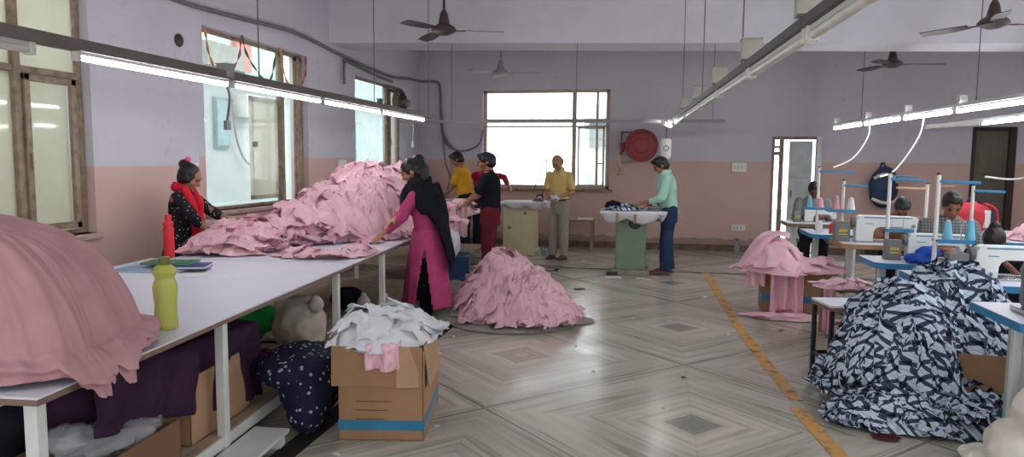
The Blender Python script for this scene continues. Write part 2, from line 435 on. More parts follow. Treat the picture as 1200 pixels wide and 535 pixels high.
def person(label, loc, rz, H=1.65, skin='skin', female=False, lean=0.0, hp=0.5, hy=0.0, wl=None, wr=None, pole=(-.5, .55, -.7), curl=.5, grip=False,
           top='white', sleeve=.5, hem=None, bottom='dark', shoes='shoe', hair='short', kurta=None, seated=False, step=.0, vox=.007, waist=1.0, group=None, collar=None, hairm='hair', tfold=.008, leg_pose=None, feet=True, hmul=1.0):
    s = H / 1.7
    o = thing('person', label, 'person', loc, rz, group)
    rot = M.Rotation(rz, 3, 'Z').transposed(); inv = lambda p: rot @ (V(p) - V(loc))       # world -> local
    hipz = (.58 if seated else .92) * s
    piv = V((0, 0, hipz)); LM = M.Rotation(lean, 3, 'Y')
    T = lambda f, l, u: piv + LM @ V((f * s, l * s, u * s - .92 * s))
    bw = .165 if female else .182
    neck = T(-.005, 0, 1.45); hm = LM @ M.Rotation(hp, 3, 'Y') if False else M.Rotation(lean * .6 + hp, 3, 'Y')
    hm = M.Rotation(hy, 3, 'Z') @ hm
    f, l, u = hm @ V((1, 0, 0)), hm @ V((0, 1, 0)), hm @ V((0, 0, 1))
    k = s * hmul
    C_ = neck + (LM @ V((0, 0, 1)) * .03 + u * .095 + f * .012) * k
    skinm = MT[skin]
    b = B()
    hr = M((f, l, u)).transposed()
    b.ell(C_ - f * .004 * k + u * .012 * k, (.095 * k, .074 * k, .102 * k), hr, 24, 16)
    b.ell(C_ + f * .03 * k - u * .05 * k, (.056 * k, .054 * k, .062 * k), hr)
    b.ell(C_ + f * .062 * k - u * .098 * k, (.02 * k, .022 * k, .016 * k), hr)            # chin
    b.ell(C_ + f * .075 * k - u * .068 * k, (.018 * k, .024 * k, .009 * k), hr)           # lips
    b.cone(C_ + f * .082 * k + u * .008 * k, C_ + f * .106 * k - u * .036 * k, .006 * k, .014 * k, 8)   # nose
    b.ell(C_ + f * .1 * k - u * .038 * k, (.012 * k, .015 * k, .009 * k), hr, 10, 8)
    b.ell(C_ + f * .076 * k + u * .026 * k, (.016 * k, .05 * k, .01 * k), hr)             # brow
    for q in (-1, 1):
        b.ell(C_ + l * q * .075 * k - f * .008 * k - u * .012 * k, (.017 * k, .008 * k, .029 * k), hr, 10, 8)
        b.ell(C_ + l * q * .042 * k + f * .052 * k - u * .03 * k, (.03 * k, .024 * k, .028 * k), hr, 10, 8)
    b.cone(neck - u * .03 * s, C_ - u * .05 * k, .058 * s, .05 * s, 16)
    # torso
    b.oval([(T(0, 0, .86), LM @ V((.09 * s, 0, 0)), V((0, .14 * s, 0))), (T(0, 0, 1.0), LM @ V((.095 * s * waist, 0, 0)), V((0, .135 * s, 0))),
            (T(0, 0, 1.15), LM @ V((.1 * s, 0, 0)), V((0, .14 * s, 0))), (T(0, 0, 1.3), LM @ V((.105 * s, 0, 0)), V((0, (bw - .01) * s, 0))),
            (T(0, 0, 1.37), LM @ V((.085 * s, 0, 0)), V((0, bw * s, 0))), (T(0, 0, 1.42), LM @ V((.06 * s, 0, 0)), V((0, .11 * s, 0))), (T(0, 0, 1.45), LM @ V((.055 * s, 0, 0)), V((0, .08 * s, 0)))])
    arms = []
    for q, wpt in ((1, wl), (-1, wr)):
        S = T(0, q * bw, 1.365); W0 = V((.1, q * .2, .78)) * s if wpt is None else inv(wpt)
        E, W_ = ik(S, W0, .285 * s, .25 * s, (pole[0], pole[1] * q, pole[2]))
        arms.append((q, S, E, W_))
        b.cap(S, E, .048 * s, .038 * s); b.cap(E, W_, .037 * s, .024 * s)
        d = (W_ - E).normalized()
        hand(b, W_, (d + V((.2, 0, -.1))), V((0, 0, -1)) + V((0, -q * .5, 0)), -q, s, curl, grip)
    legs = []
    for q in (-1, 1):
        hp_ = V((0, q * .09 * s, hipz))
        if seated: kn = V((.42 * s, q * .12 * s, .54 * s)); an = V((.40 * s, q * .12 * s, .09 * s))
        else:
            dx = step * q * s; an = V((dx, q * .1 * s, .08 * s)); kn = V((dx * .5 + .02, q * .1 * s, .49 * s))
        legs.append((q, hp_, kn, an)); b.cap(hp_, kn, .075 * s, .05 * s); b.cap(kn, an, .05 * s, .034 * s)
        if feet: b.ell(an + V((.06 * s, 0, -.045 * s)), (.11 * s, .038 * s, .032 * s), None, 12, 8)
    body = fuse(b, 'body', skinm, o, vox, 2)
    # face details
    for q in (-1, 1):
        e = B().ell(C_ + f * .083 * k + l * q * .031 * k + u * .003 * k, (.0085 * k, .014 * k, .0065 * k), hr, 10, 8).obj('eye', MT['eye'], o, True)
        B().ell(C_ + f * .09 * k + l * q * .033 * k + u * .026 * k, (.006 * k, .02 * k, .004 * k), hr, 10, 6).obj('eyebrow', MT['hair'], o, True)
    # hair
    b = B()
    if hair == 'thin':
        b.ell(C_ - f * .02 * k - u * .005 * k, (.084 * k, .08 * k, .07 * k), hr)
    else:
        b.ell(C_ - f * .017 * k + u * .022 * k, (.1 * k, .083 * k, .104 * k), hr, 24, 16)
        b.ell(C_ - f * .035 * k - u * .02 * k, (.075 * k, .076 * k, .08 * k), hr)
    if hair == 'short': b.ell(C_ + f * .035 * k + u * .088 * k, (.055 * k, .06 * k, .03 * k), hr)
    if hair == 'bun':
        b.ell(C_ - f * .085 * k + u * .085 * k, (.055 * k, .05 * k, .05 * k), hr)
        for q in (-1, 1): b.ell(C_ + l * q * .06 * k + f * .0 * k - u * .01 * k, (.045 * k, .026 * k, .05 * k), hr)
    if hair == 'ponytail':
        b.ell(C_ - f * .1 * k + u * .07 * k, (.05 * k, .045 * k, .05 * k), hr)
        fh = V((f.x, f.y, 0)).normalized(); q0 = C_ - f * .1 * k + u * .07 * k; p = [q0, q0 - fh * .035 * k - V((0, 0, .09 * k)), q0 - fh * .035 * k - V((0, 0, .2 * k)), q0 - fh * .02 * k - V((0, 0, .32 * k))]
        for a, c, r1, r2 in zip(p, p[1:], (.042, .055, .055), (.055, .055, .035)): b.cap(a, c, r1 * k, r2 * k)
        for q in (-1, 1): b.ell(C_ + l * q * .058 * k - f * .02 * k + u * .02 * k, (.05 * k, .026 * k, .05 * k), hr)
    fuse(b, 'hair', MT[hairm], o, .008, 1, .003, 20)
    # shirt
    tm = MT[top]; hem = (.86 if hem is None else hem)
    b = B(); g = .016
    secs = []
    w2 = bw + .02
    for uu, ra, rb in ((hem, .115, .165), (1.0, .112 * waist, .158), (1.15, .118, .16), (1.3, .125, w2 - .004), (1.37, .105, w2 - .01), (1.415, .08, .125), (1.44, .064, .085), (1.462, .06, .066)):
        if uu < hem: continue
        secs.append((T(0, 0, uu), LM @ V((ra * s, 0, 0)), V((0, rb * s, 0))))
    b.oval(secs)
    if female: 
        for q in (-1, 1): b.ell(T(.085, q * .07, 1.26), (.06 * s, .065 * s, .07 * s))
    for q, S, E, W_ in arms:
        b.ell(S, .056 * s)
        if sleeve <= .5: b.cone(S, S.lerp(E, sleeve * 1.7), .059 * s, .064 * s, 16)
        else:
            b.cap(S, E, .066 * s, .056 * s); b.cone(E, E.lerp(W_, (sleeve - .5) * 2), .055 * s, .044 * s, 16)
    shirt = fuse(b, 'shirt' if not kurta else 'kurta_top', tm, o, .011, 3, tfold, 7, (1, 1, .6))
    if collar:
        b = B()
        for q in (-1, 1): b.box(T(.075, q * .04, 1.425), (.05 * s, .06 * s, .012 * s), (q * .5, .9 + lean, q * .4), .004)
        b.oval([(T(-.01, 0, 1.44), LM @ V((.072 * s, 0, 0)), V((0, .078 * s, 0))), (T(-.015, 0, 1.485), LM @ V((.066 * s, 0, 0)), V((0, .07 * s, 0)))], 20, False)
        b.obj('collar', MT[collar], o)
    # trousers
    if bottom:
        b = B()
        hk = .86 if kurta else 1
        if not seated: b.oval([(V((0, 0, .74 * s)), V((.11 * hk * s, 0, 0)), V((0, .16 * hk * s, 0))), (V((0, 0, .88 * s)), V((.112 * hk * s, 0, 0)), V((0, .165 * hk * s, 0))), (V((0, 0, 1.0 * s)), V((.104 * s * waist * hk, 0, 0)), V((0, .15 * hk * s, 0)))])
        else: b.ell((.02, 0, hipz), (.16 * s, .19 * s, .12 * s))
        wd = .062 if kurta else .078
        for q, a, kn, an in legs:
            b.cap(a, kn, (.07 if kurta else .095) * s, wd * s, 16); b.cone(kn, an + V((0, 0, -.02)), wd * s, (wd - .008) * s, 16)
        fuse(b, 'trousers', MT[bottom], o, .011, 3, .006, 7, (1, 1, .5))
    if shoes:
        for q, a, kn, an in legs:
            c = an + V((.055 * s, 0, -.08 * s))
            b = B(); b.ell(c + V((.03 * s, 0, .035 * s)), (.115 * s, .045 * s, .04 * s)); b.ell(c + V((-.04 * s, 0, .05 * s)), (.055 * s, .042 * s, .045 * s))
            b.box(c + V((0.015 * s, 0, .012 * s)), (.25 * s, .08 * s, .022 * s), None, .006)
            fuse(b, 'shoe', MT[shoes], o, .009, 2)
    return dict(o=o, s=s, T=T, C=C_, f=f, l=l, u=u, k=k, arms=arms, LM=LM, legs=legs, inv=inv)
# ---------------------------------------------------------------- shared materials
MT = {}
MT['skin'] = mat('brown_skin', (150, 104, 80), .55, .06, 12, spec=.3)
MT['skin2'] = mat('warm_skin', (170, 122, 92), .55, .06, 12, spec=.3)
MT['dskin'] = mat('dark_skin', (112, 76, 60), .55, .06, 12, spec=.3)
MT['eye'] = mat('eye_dark', (30, 22, 20), .2)
MT['hair'] = mat('black_hair', (26, 22, 23), .45, .2, 30, .5, 60, stretch=(1, 1, .3))
MT['greyhair'] = mat('cropped_hair', (84, 72, 66), .7, .2, 30)
MT['shoe'] = mat('brown_shoe', (92, 62, 50), .5)
MT['bshoe'] = mat('black_shoe', (40, 36, 36), .5)
FRM = mat('brown_window_paint', (150, 132, 112), .55, .15, 14, .3, 60, c2=(112, 94, 78))
GL = glass('dusty_glass', (1, 1, 1), alpha=.12, base=(232, 236, 230))
GLF = glass('milky_glass', (.97, .98, .94), alpha=.72, base=(226, 226, 212))
GLW = glass('hazy_glass', (.98, 1, 1), alpha=.3, base=(230, 236, 234))
WL = wall_mat('two_tone_wall'); CE = mat('ceiling_paint', (226, 225, 230), .8, .04, 2)
BM = mat('beam_paint', (204, 203, 210), .75, .03, 3)
# ---------------------------------------------------------------- room shell
FL = floor_mat()
struct(B().bb(-4.6, 6.9, -3.3, 13.3, -.15, 0).obj('floor', FL, smooth=False))
struct(B().bb(-4.6, 6.9, -3.3, 13.3, 3.78, 3.95).obj('ceiling', CE, smooth=False))
def wall(name, axis, at, th, lo, hi, holes, zt=3.8):
    """holes: (a0,a1,z0,z1) sorted along the wall"""
    b = B(); a = lo
    def bx(a0, a1, z0, z1):
        if a1 - a0 < 1e-4 or z1 - z0 < 1e-4: return
        if axis == 'Y': b.bb(at, at + th, a0, a1, z0, z1)
        else: b.bb(a0, a1, at, at + th, z0, z1)
    for a0, a1, z0, z1 in holes:
        bx(a, a0, -.1, zt); bx(a0, a1, -.1, z0); bx(a0, a1, z1, zt); a = a1
    bx(a, hi, -.1, zt)
    return struct(b.obj(name, WL, smooth=False))
W1 = (2.6, 4.95, .95, 2.9); W2 = (6.4, 8.57, 1.01, 2.84); W3 = (10.05, 12.1, 1.0, 2.79)
wall('wall_left', 'Y', -4.35, -.25, -3.3, 13.25, [W1, W2, W3])
wall('wall_back', 'X', 13.0, .25, -4.6, 6.9, [(-3.12, -.79, 1.05, 2.83), (1.98, 2.76, 0, 2.0), (5.08, 5.72, 0, 2.16)])
wall('wall_right', 'Y', 6.6, .25, -3.3, 13.25, [])
wall('wall_front', 'X', -3.05, -.25, -4.6, 6.9, [(-3.4, .2, .6, 2.9), (1.2, 4.8, .6, 2.9)])  # front wall holes added out of view so sky light fills the room
b = B(); pts = [(-4.36, 3.10), (6.62, 2.90)]
b.rings([[(-4.36, 9.2, 3.11), (6.62, 9.2, 2.86), (6.62, 9.2, 3.8), (-4.36, 9.2, 3.8)], [(-4.36, 9.85, 3.11), (6.62, 9.85, 2.86), (6.62, 9.85, 3.8), (-4.36, 9.85, 3.8)]])
struct(b.obj('trim_1', BM, smooth=False))
SK = mat('stained_skirting', (132, 112, 98), .7, .2, 5, .3, 30, c2=(88, 70, 58))
for nm, a in (('baseboard_back', (-4.35, 1.98, 12.965, 13.0, 0, .11)), ('baseboard_back_right', (2.76, 5.08, 12.965, 13.0, 0, .11)), ('baseboard_left', (-4.35, -4.33, -3.0, 13.0, 0, .11))):
    struct(B().bb(*a).obj(nm, SK, smooth=False))
# black inlay lines in the floor
INL = mat('black_stone_inlay', (40, 38, 36), .75, spec=.15)
b = B(); b.bb(-1.93, -1.8, -1, 9.0, 0, .003)
struct(b.obj('trim_2', INL, smooth=False))
b = B(); b.bb(-4.3, -1.66, 10.3, 10.36, 0, .003); b.bb(-1.3, 6.5, 10.3, 10.36, 0, .003)
for q in ((-1.66, -1.3, 10.42, 10.48), (-1.66, -1.6, 9.95, 10.48), (-1.66, -1.3, 9.95, 10.02), (-1.36, -1.3, 9.95, 10.26), (-1.5, -1.3, 10.2, 10.26)): b.bb(*q, 0, .003)
struct(b.obj('trim_3', INL, smooth=False))
YL = NT('worn_yellow_paint'); g_ = YL.n('ShaderNodeNewGeometry').outputs['Position']
nz_ = YL.n('ShaderNodeTexNoise', i_Vector=g_, i_Scale=9.0, i_Detail=6.0).outputs[0]
YL.set(Base_Color=YL.ramp(nz_, [(.35, lin((176, 146, 104))), (.55, lin((206, 152, 74)))]), Roughness=.4, Alpha=YL.ramp(nz_, [(.3, (.25,) * 3), (.48, (.95,) * 3)]))
b = B()
pl = [(.76, 10.3), (.79, 8.6), (.83, 7.0), (.9, 5.6), (.96, 4.85)]
def strip(b, P, w_):
    b.rings([[(x - w_, y, .004), (x + w_, y, .004), (x + w_, y, .001), (x - w_, y, .001)] for x, y in P])
strip(b, pl, .045); strip(b, [(.93, 4.7), (1.05, 3.6), (1.2, 2.4)], .045)
tag(b.obj('floor_line', YL.m), 'worn yellow aisle line painted along the marble floor', 'floor marking')
# ---------------------------------------------------------------- windows
def wbox(b, x, a0, a1, z0, z1, d=.05):                   # a bar of a left-wall window
    b.bb(x - d / 2, x + d / 2, a0, a1, z0, z1)
def left_window(n, W, mull, trans, sash, frost):
    y0, y1, z0, z1 = W; x = -4.46; t = .035
    b = B(); wbox(b, x, y0, y1, z0, z0 + t); wbox(b, x, y0, y1, z1 - t, z1); wbox(b, x, y0, y0 + t, z0, z1, .07); wbox(b, x, y1 - t, y1, z0, z1, .07)
    fr = b.obj('window_%d' % n, FRM, bevel=.006); struct(fr)
    for m_ in mull:
        b = B(); wbox(b, x, m_ - .03, m_ + .03, z0, z1, .08); b.obj('mullion', FRM, fr, bevel=.006)
    if trans:
        b = B(); wbox(b, x, y0, y1, trans - .025, trans + .025, .06); b.obj('transom', FRM, fr, bevel=.006)
    for a0, a1, c0, c1 in sash:                          # opening sash: a frame of its own
        b = B(); xs = x + .045
        wbox(b, xs, a0, a1, c0, c0 + .05, .035); wbox(b, xs, a0, a1, c1 - .05, c1, .035); wbox(b, xs, a0, a0 + .05, c0, c1, .035); wbox(b, xs, a1 - .05, a1, c0, c1, .035)
        s_ = b.obj('sash', FRM, fr, bevel=.005)
        B().cap((xs + .03, a0 + .025, (c0 + c1) / 2), (xs + .03, a0 + .025, (c0 + c1) / 2 - .1), .008).obj('handle', FRM, s_)
    for a0, a1, c0, c1, gm in frost:
        B().bb(x - .004, x + .004, a0, a1, c0, c1).obj('pane', gm, fr, smooth=False)
    return fr
w1 = left_window(1, W1, [3.4, 4.36], 2.17, [(4.39, 4.86, 1.0, 2.14)], [(2.65, 4.33, 1.0, 2.88, GLF), (4.39, 4.9, 2.2, 2.86, GLF), (4.42, 4.82, 1.04, 2.1, GLF)])
w2 = left_window(2, W2, [8.07], None, [(8.34, 8.5, 1.06, 2.8)], [(6.45, 8.04, 1.06, 2.8, GL), (8.1, 8.5, 1.06, 2.8, GL)])
b = B(); x = -4.49                                        # milky inner leaf
for q in ((7.45, 8.03, 1.08, 1.13), (7.45, 8.03, 2.2, 2.25), (7.45, 7.5, 1.08, 2.25), (7.98, 8.03, 1.08, 2.25)): wbox(b, x, *q, .03)
lf = b.obj('casement_leaf', mat('cream_leaf', (214, 214, 198), .5), w2)
B().bb(x - .004, x + .004, 7.5, 7.98, 1.13, 2.2).obj('pane', GLF, lf, smooth=False)
B().bb(x + .02, x + .05, 7.46, 7.52, 1.68, 1.74).obj('latch', FRM, lf)
w3 = left_window(3, W3, [11.55], None, [(11.6, 12.02, 1.05, 2.74)], [(10.1, 11.52, 1.05, 2.74, GLW), (11.6, 12.05, 1.05, 2.74, GL)])
# cement sills
SILL = mat('painted_sill', (176, 150, 144), .7, .1, 6)
for n, (a0, a1, z0, z1) in ((4, W1), (5, W2), (6, W3)):
    struct(B().bb(-4.6, -4.32, a0 - .04, a1 + .04, z0 - .05, z0).obj('trim_%d' % n, SILL, bevel=.008))
struct(B().bb(-3.18, -.72, 12.93, 13.2, 1.0, 1.05).obj('trim_7', FRM, bevel=.008))
FRB = mat('tan_window_paint', (186, 168, 152), .55, .1, 14)
# back window
b = B(); y = 13.1; t = .05
def bbar(b, x0, x1, z0, z1, d=.06): b.bb(x0, x1, y - d / 2, y + d / 2, z0, z1)
for q in ((-3.12, -3.06, 1.05, 2.83), (-.86, -.79, 1.05, 2.83), (-3.12, -.79, 1.05, 1.11), (-3.12, -.79, 2.78, 2.83)): bbar(b, *q)
w4 = struct(b.obj('window_4', FRB, bevel=.006))
b = B(); bbar(b, -1.47, -1.4, 1.05, 2.83, .08); b.obj('mullion', FRB, w4, bevel=.006)
b = B(); bbar(b, -3.12, -.79, 2.16, 2.19, .07); bbar(b, -3.12, -.79, 2.25, 2.31, .07); b.obj('transom', FRB, w4, bevel=.004)
b = B(); bbar(b, -1.04, -1.0, 1.1, 2.8, .04); b.obj('mullion', FRB, w4)
b = B()
for q in ((-1.36, -1.33, 1.1, 2.16), (-.91, -.88, 1.1, 2.16), (-1.36, -.88, 1.1, 1.13), (-1.02, -.88, 1.5, 1.52), (-1.36, -.88, 2.13, 2.16)): b.bb(q[0], q[1], 13.0, 13.035, q[2], q[3])
b.obj('sash', FRB, w4)
B().bb(-3.08, -1.46, y - .003, y + .003, 2.3, 2.79).obj('pane', GLW, w4, smooth=False)
B().bb(-1.41, -.85, y - .003, y + .003, 2.3, 2.79).obj('pane', GLW, w4, smooth=False)
B().bb(-3.08, -1.46, y - .003, y + .003, 1.1, 2.17).obj('pane', GL, w4, smooth=False)
B().bb(-1.41, -.85, y - .003, y + .003, 1.1, 2.17).obj('pane', GL, w4, smooth=False)
# unseen front openings, added behind the viewer to let sky light in
for n, (a0, a1) in ((5, (-3.4, .2)), (6, (1.2, 4.8))):
    b = B()
    for k in range(5):
        xx = a0 + (a1 - a0) * k / 4; b.bb(xx - .03, xx + .03, -3.2, -3.13, .6, 2.9)
    for zz in (.62, 2.1, 2.88): b.bb(a0, a1, -3.2, -3.13, zz - .03, zz + .03)
    struct(b.obj('window_%d' % n, FRM, smooth=False))
# doorway in the back wall
DG = mat('grey_door_steel', (196, 204, 204), .5, .1, 4, c2=(170, 178, 178)); DF = mat('door_frame_paint', (208, 206, 206), .6)
b = B(); b.bb(1.98, 2.03, 13.02, 13.12, 0, 2.0); b.bb(2.03, 2.7, 13.02, 13.12, 1.95, 2.0)
d1 = struct(b.obj('door_1', FRM, bevel=.005))
B().bb(2.7, 2.78, 12.96, 13.1, 0, 2.0).obj('jamb', DF, d1, bevel=.005)
b = B()
b.bb(2.11, 2.18, 13.03, 13.09, 0, 1.95); b.bb(2.03, 2.11, 13.03, 13.09, 1.68, 1.74); b.bb(2.03, 2.11, 13.03, 13.09, 1.8, 1.84); b.obj('side_frame', FRM, d1)
b = B(); b.bb(2.3, 2.68, 13.2, 13.24, .0, 1.93)
lf = b.obj('door_leaf', DG, d1, bevel=.004)
b = B()
for zz in ((.1, .9), (1.0, 1.28), (1.34, 1.88)):
    b.bb(2.33, 2.65, 13.185, 13.2, zz[0], zz[1])
b.obj('door_panel', DG, lf, bevel=.01)
B().bb(2.33, 2.36, 13.15, 13.18, .95, 1.08).obj('handle', FRM, lf)
# tall olive door
OD = mat('olive_door_paint', (104, 100, 88), .6, .1, 3, c2=(84, 80, 70)); OF = mat('dark_door_frame', (52, 44, 38), .6)
b = B(); b.bb(5.08, 5.13, 12.98, 13.1, 0, 2.16); b.bb(5.62, 5.72, 12.96, 13.1, 0, 2.16); b.bb(5.13, 5.62, 12.98, 13.1, 2.1, 2.16)
d2 = struct(b.obj('door_2', OF, bevel=.005))
lf = B().bb(5.13, 5.62, 13.03, 13.07, 0, 2.1).obj('door_leaf', OD, d2)
b = B()
for z0, z1 in ((.15, .85), (.95, 1.3), (1.4, 2.0)): b.bb(5.2, 5.55, 13.015, 13.03, z0, z1)
b.obj('door_panel', OD, lf, bevel=.012)
# ---------------------------------------------------------------- outside
OW = mat('outside_render', (184, 198, 198), .8, .05, 1.5); OWD = NT('mossy_wall')
g_ = OWD.n('ShaderNodeNewGeometry').outputs['Position']; sp_ = OWD.n('ShaderNodeSeparateXYZ', i_Vector=g_)
n_ = OWD.n('ShaderNodeTexNoise', i_Vector=g_, i_Scale=1.6, i_Detail=9.0, i_Roughness=.7).outputs[0]
hh_ = OWD.math('ADD', OWD.math('MULTIPLY', OWD.math('SUBTRACT', sp_.outputs[2], 2.35), 1.3), OWD.math('MULTIPLY', OWD.math('SUBTRACT', n_, .5), 3.2))
c_ = OWD.ramp(hh_, [(0, lin((176, 184, 166))), (.45, lin((168, 162, 136))), (.8, lin((120, 108, 82)))])
OWD.set(Base_Color=c_, Roughness=.9)
struct(B().bb(-16, -4.65, -6, 30, -.4, -.3).obj('ground_outside', mat('outside_ground', (170, 168, 160), .9), smooth=False))
tag(B().bb(-6.2, -6.0, -2, 7.6, -.3, 3.4).obj('compound_wall', OWD.m, smooth=False), 'stained cream compound wall outside the nearest left window', 'wall')
bd = thing('neighbour_building', 'pale neighbouring building with a small window seen through the left windows', 'building', (0, 0, 0))
B().bb(-9, -7.6, 7.7, 24, -.3, 7).obj('facade', OW, bd, smooth=False)
BG_ = mat('blue_grey_shutter', (120, 146, 152), .5)
for yy, z0, z1 in ((11.42, 1.72, 2.62), (14.2, 1.4, 2.5), (17.4, 1.4, 2.5)):
    wn = B().bb(-7.62, -7.55, yy, yy + .42, z0, z1).obj('window', BG_, bd, bevel=.01)
    B().bb(-7.56, -7.53, yy + .04, yy + .38, z0 + .05, z1 - .05).obj('pane', mat('pale_pane', (140, 176, 182), .2), wn, smooth=False)
B().bb(-7.75, -7.4, 9.4, 24, 4.9, 5.3).obj('cornice', mat('red_band', (206, 96, 104), .7), bd)
B().bb(-7.75, -7.3, 12.0, 24, 2.95, 3.1).obj('ledge', mat('green_ledge', (130, 178, 168), .7), bd)
B().bb(-7.75, -7.3, 8.3, 12, .55, .75).obj('ledge', OW, bd)
B().tube([(-7.52, 11.9, 2.6), (-7.5, 11.95, 2.0), (-7.5, 12.2, 1.55), (-7.5, 12.6, 1.35)], .02).obj('cable', mat('grey_cable', (130, 134, 136)), bd)
B().bb(-7.7, -7.5, 12.05, 12.55, 3.05, 3.7).obj('painted_panel', mat('salmon_panel', (206, 128, 120), .7), bd); B().bb(-7.7, -7.3, 10.9, 12.0, 3.1, 3.5).obj('awning', mat('grey_awning', (150, 156, 150), .7), bd)
ac = thing('air_conditioner', 'small white outdoor air conditioner on the neighbouring wall', 'air conditioner', (-7.45, 12.3, 2.3))
B().bb(-.14, .14, -.26, .26, 0, .42, .02).obj('casing', mat('ac_white', (214, 216, 212), .5), ac)
b = B()
for k in range(6): b.bb(.14, .155, -.22, .22, .06 + k * .05, .08 + k * .05)
b.obj('grille', BG_, ac)
b = B(); b.bb(-1.9, -.2, 19.9, 21, -.3, 3.1)
bk = tag(b.obj('rear_building', OW, smooth=False), 'pale building behind the back window and the open door', 'building')
B().bb(-1.75, -1.2, 19.8, 19.9, 1.95, 2.62).obj('window', mat('dark_shutter', (86, 104, 108), .5), bk)
struct(B().bb(-8, 8, 13.25, 30, -.4, -.3).obj('ground_rear', mat('rear_ground', (170, 168, 160), .9), smooth=False))
# ---------------------------------------------------------------- materials for things
WHT = mat('white_laminate', (214, 214, 226), .35, .02, 3); EDG = mat('board_edge', (126, 104, 92), .7, .1, 20)
LEG = mat('white_leg_paint', (214, 218, 214), .5, .04, 10); WOOD = mat('raw_board', (176, 158, 136), .75, .12, 3, stretch=(8, 1, 8))
CARD = mat('brown_cardboard', (158, 122, 92), .85, .07, 4, .1, 60); CARD2 = mat('pale_cardboard', (176, 142, 112), .85, .07, 4, .1, 60)
CARDD = mat('dark_cardboard', (120, 90, 68), .85, .07, 4); TAPE = mat('blue_tape', (46, 122, 158), .35, .08, 10)
PINK = cloth('pink_cotton', (224, 184, 192), .05, .3, c2=(212, 168, 178)); PINK2 = cloth('dusty_pink_cotton', (186, 144, 148), .05, .3, c2=(174, 132, 138))
PINK3 = cloth('light_pink_cotton', (232, 188, 200), .05, .3); WCL = cloth('white_cloth', (216, 218, 222), .04, .3)
SACK = cloth('off_white_sackcloth', (196, 188, 178), .08, .4, c2=(176, 168, 156)); GREYC = cloth('grey_sheet', (150, 146, 138), .08, .4)
PURP = cloth('dark_purple_cloth', (58, 36, 58), .12, .3); MAR = cloth('maroon_cloth', (84, 30, 46), .12, .3); BLK = cloth('black_cloth', (28, 30, 36), .15, .3)
GRN = cloth('bright_green_cloth', (38, 168, 72), .12, .3); DOTS = print_mat('dotted_navy_print', (30, 32, 54), (156, 156, 180), 27, .24)
PLAID = plaid_mat()
GREY = mat('grey_metal', (120, 122, 122), .45, .1, 10, metal=.3); DK = mat('dark_metal', (52, 50, 50), .5, .1, 10, metal=.3)
RAIL = mat('dull_rail', (118, 112, 108), .55, .08, 8); PIPE = mat('pipe_grey', (140, 136, 136), .5, .06, 8); WPL = mat('white_plastic', (222, 222, 218), .4, .03, 8)
BLUE = mat('blue_edging', (44, 128, 176), .45, .06, 12)
CLEAR = plastic('clear_polythene', (222, 224, 230), .35, .08)
# ---------------------------------------------------------------- cutting tables
AX = V((-.082, .997, 0)); AW = V((-.997, -.082, 0)); TO = V((-1.97, 1.95, 0)); TR = math.atan2(.082, .997)
def tl(s, w, z=0): p = TO + AX * s + AW * w; return (p.x, p.y, z)
def cutting_table(label, s0, s1, w1, legs):
    o = thing('cutting_table', label, 'table', tl(s0, 0), TR)                   # local: +Y along, -X across
    L = s1 - s0
    B().bb(-w1, 0, 0, L, .752, .76).obj('tabletop', WHT, o, smooth=False)
    B().bb(-w1, 0, 0, L, .73, .752).obj('board_edge', EDG, o, smooth=False)
    for x, y in legs:
        B().bb(x - .024, x + .024, y - .024, y + .024, .0, .73).obj('leg', LEG, o, bevel=.004)
    for x in (-.3, -w1 + .3):
        B().bb(x - .02, x + .02, .03, L - .03, .66, .7).obj('rail', LEG, o, bevel=.004)
    B().bb(-w1 + .07, -.07, .1, L - .05, .1, .125).obj('lower_shelf', WOOD, o, smooth=False)
    b = B(); b.bb(-.12, -.06, .05, L - .03, .06, .12); b.bb(-w1 + .06, -w1 + .12, .05, L - .03, .06, .12); b.obj('shelf_frame', LEG, o, bevel=.004)
    return o
LG = [(x, y) for x in (-.07, -1.58) for y in (.07, 1.3, 2.95)]
cutting_table('long white laminate cutting table in the left foreground, its near corner in view', 0, 3.14, 1.65, LG)
cutting_table('white cutting table under the high pink heap, beyond the foreground one', 3.16, 6.2, 1.5, [(x, y) for x in (-.07, -1.43) for y in (.95, 2.95)])
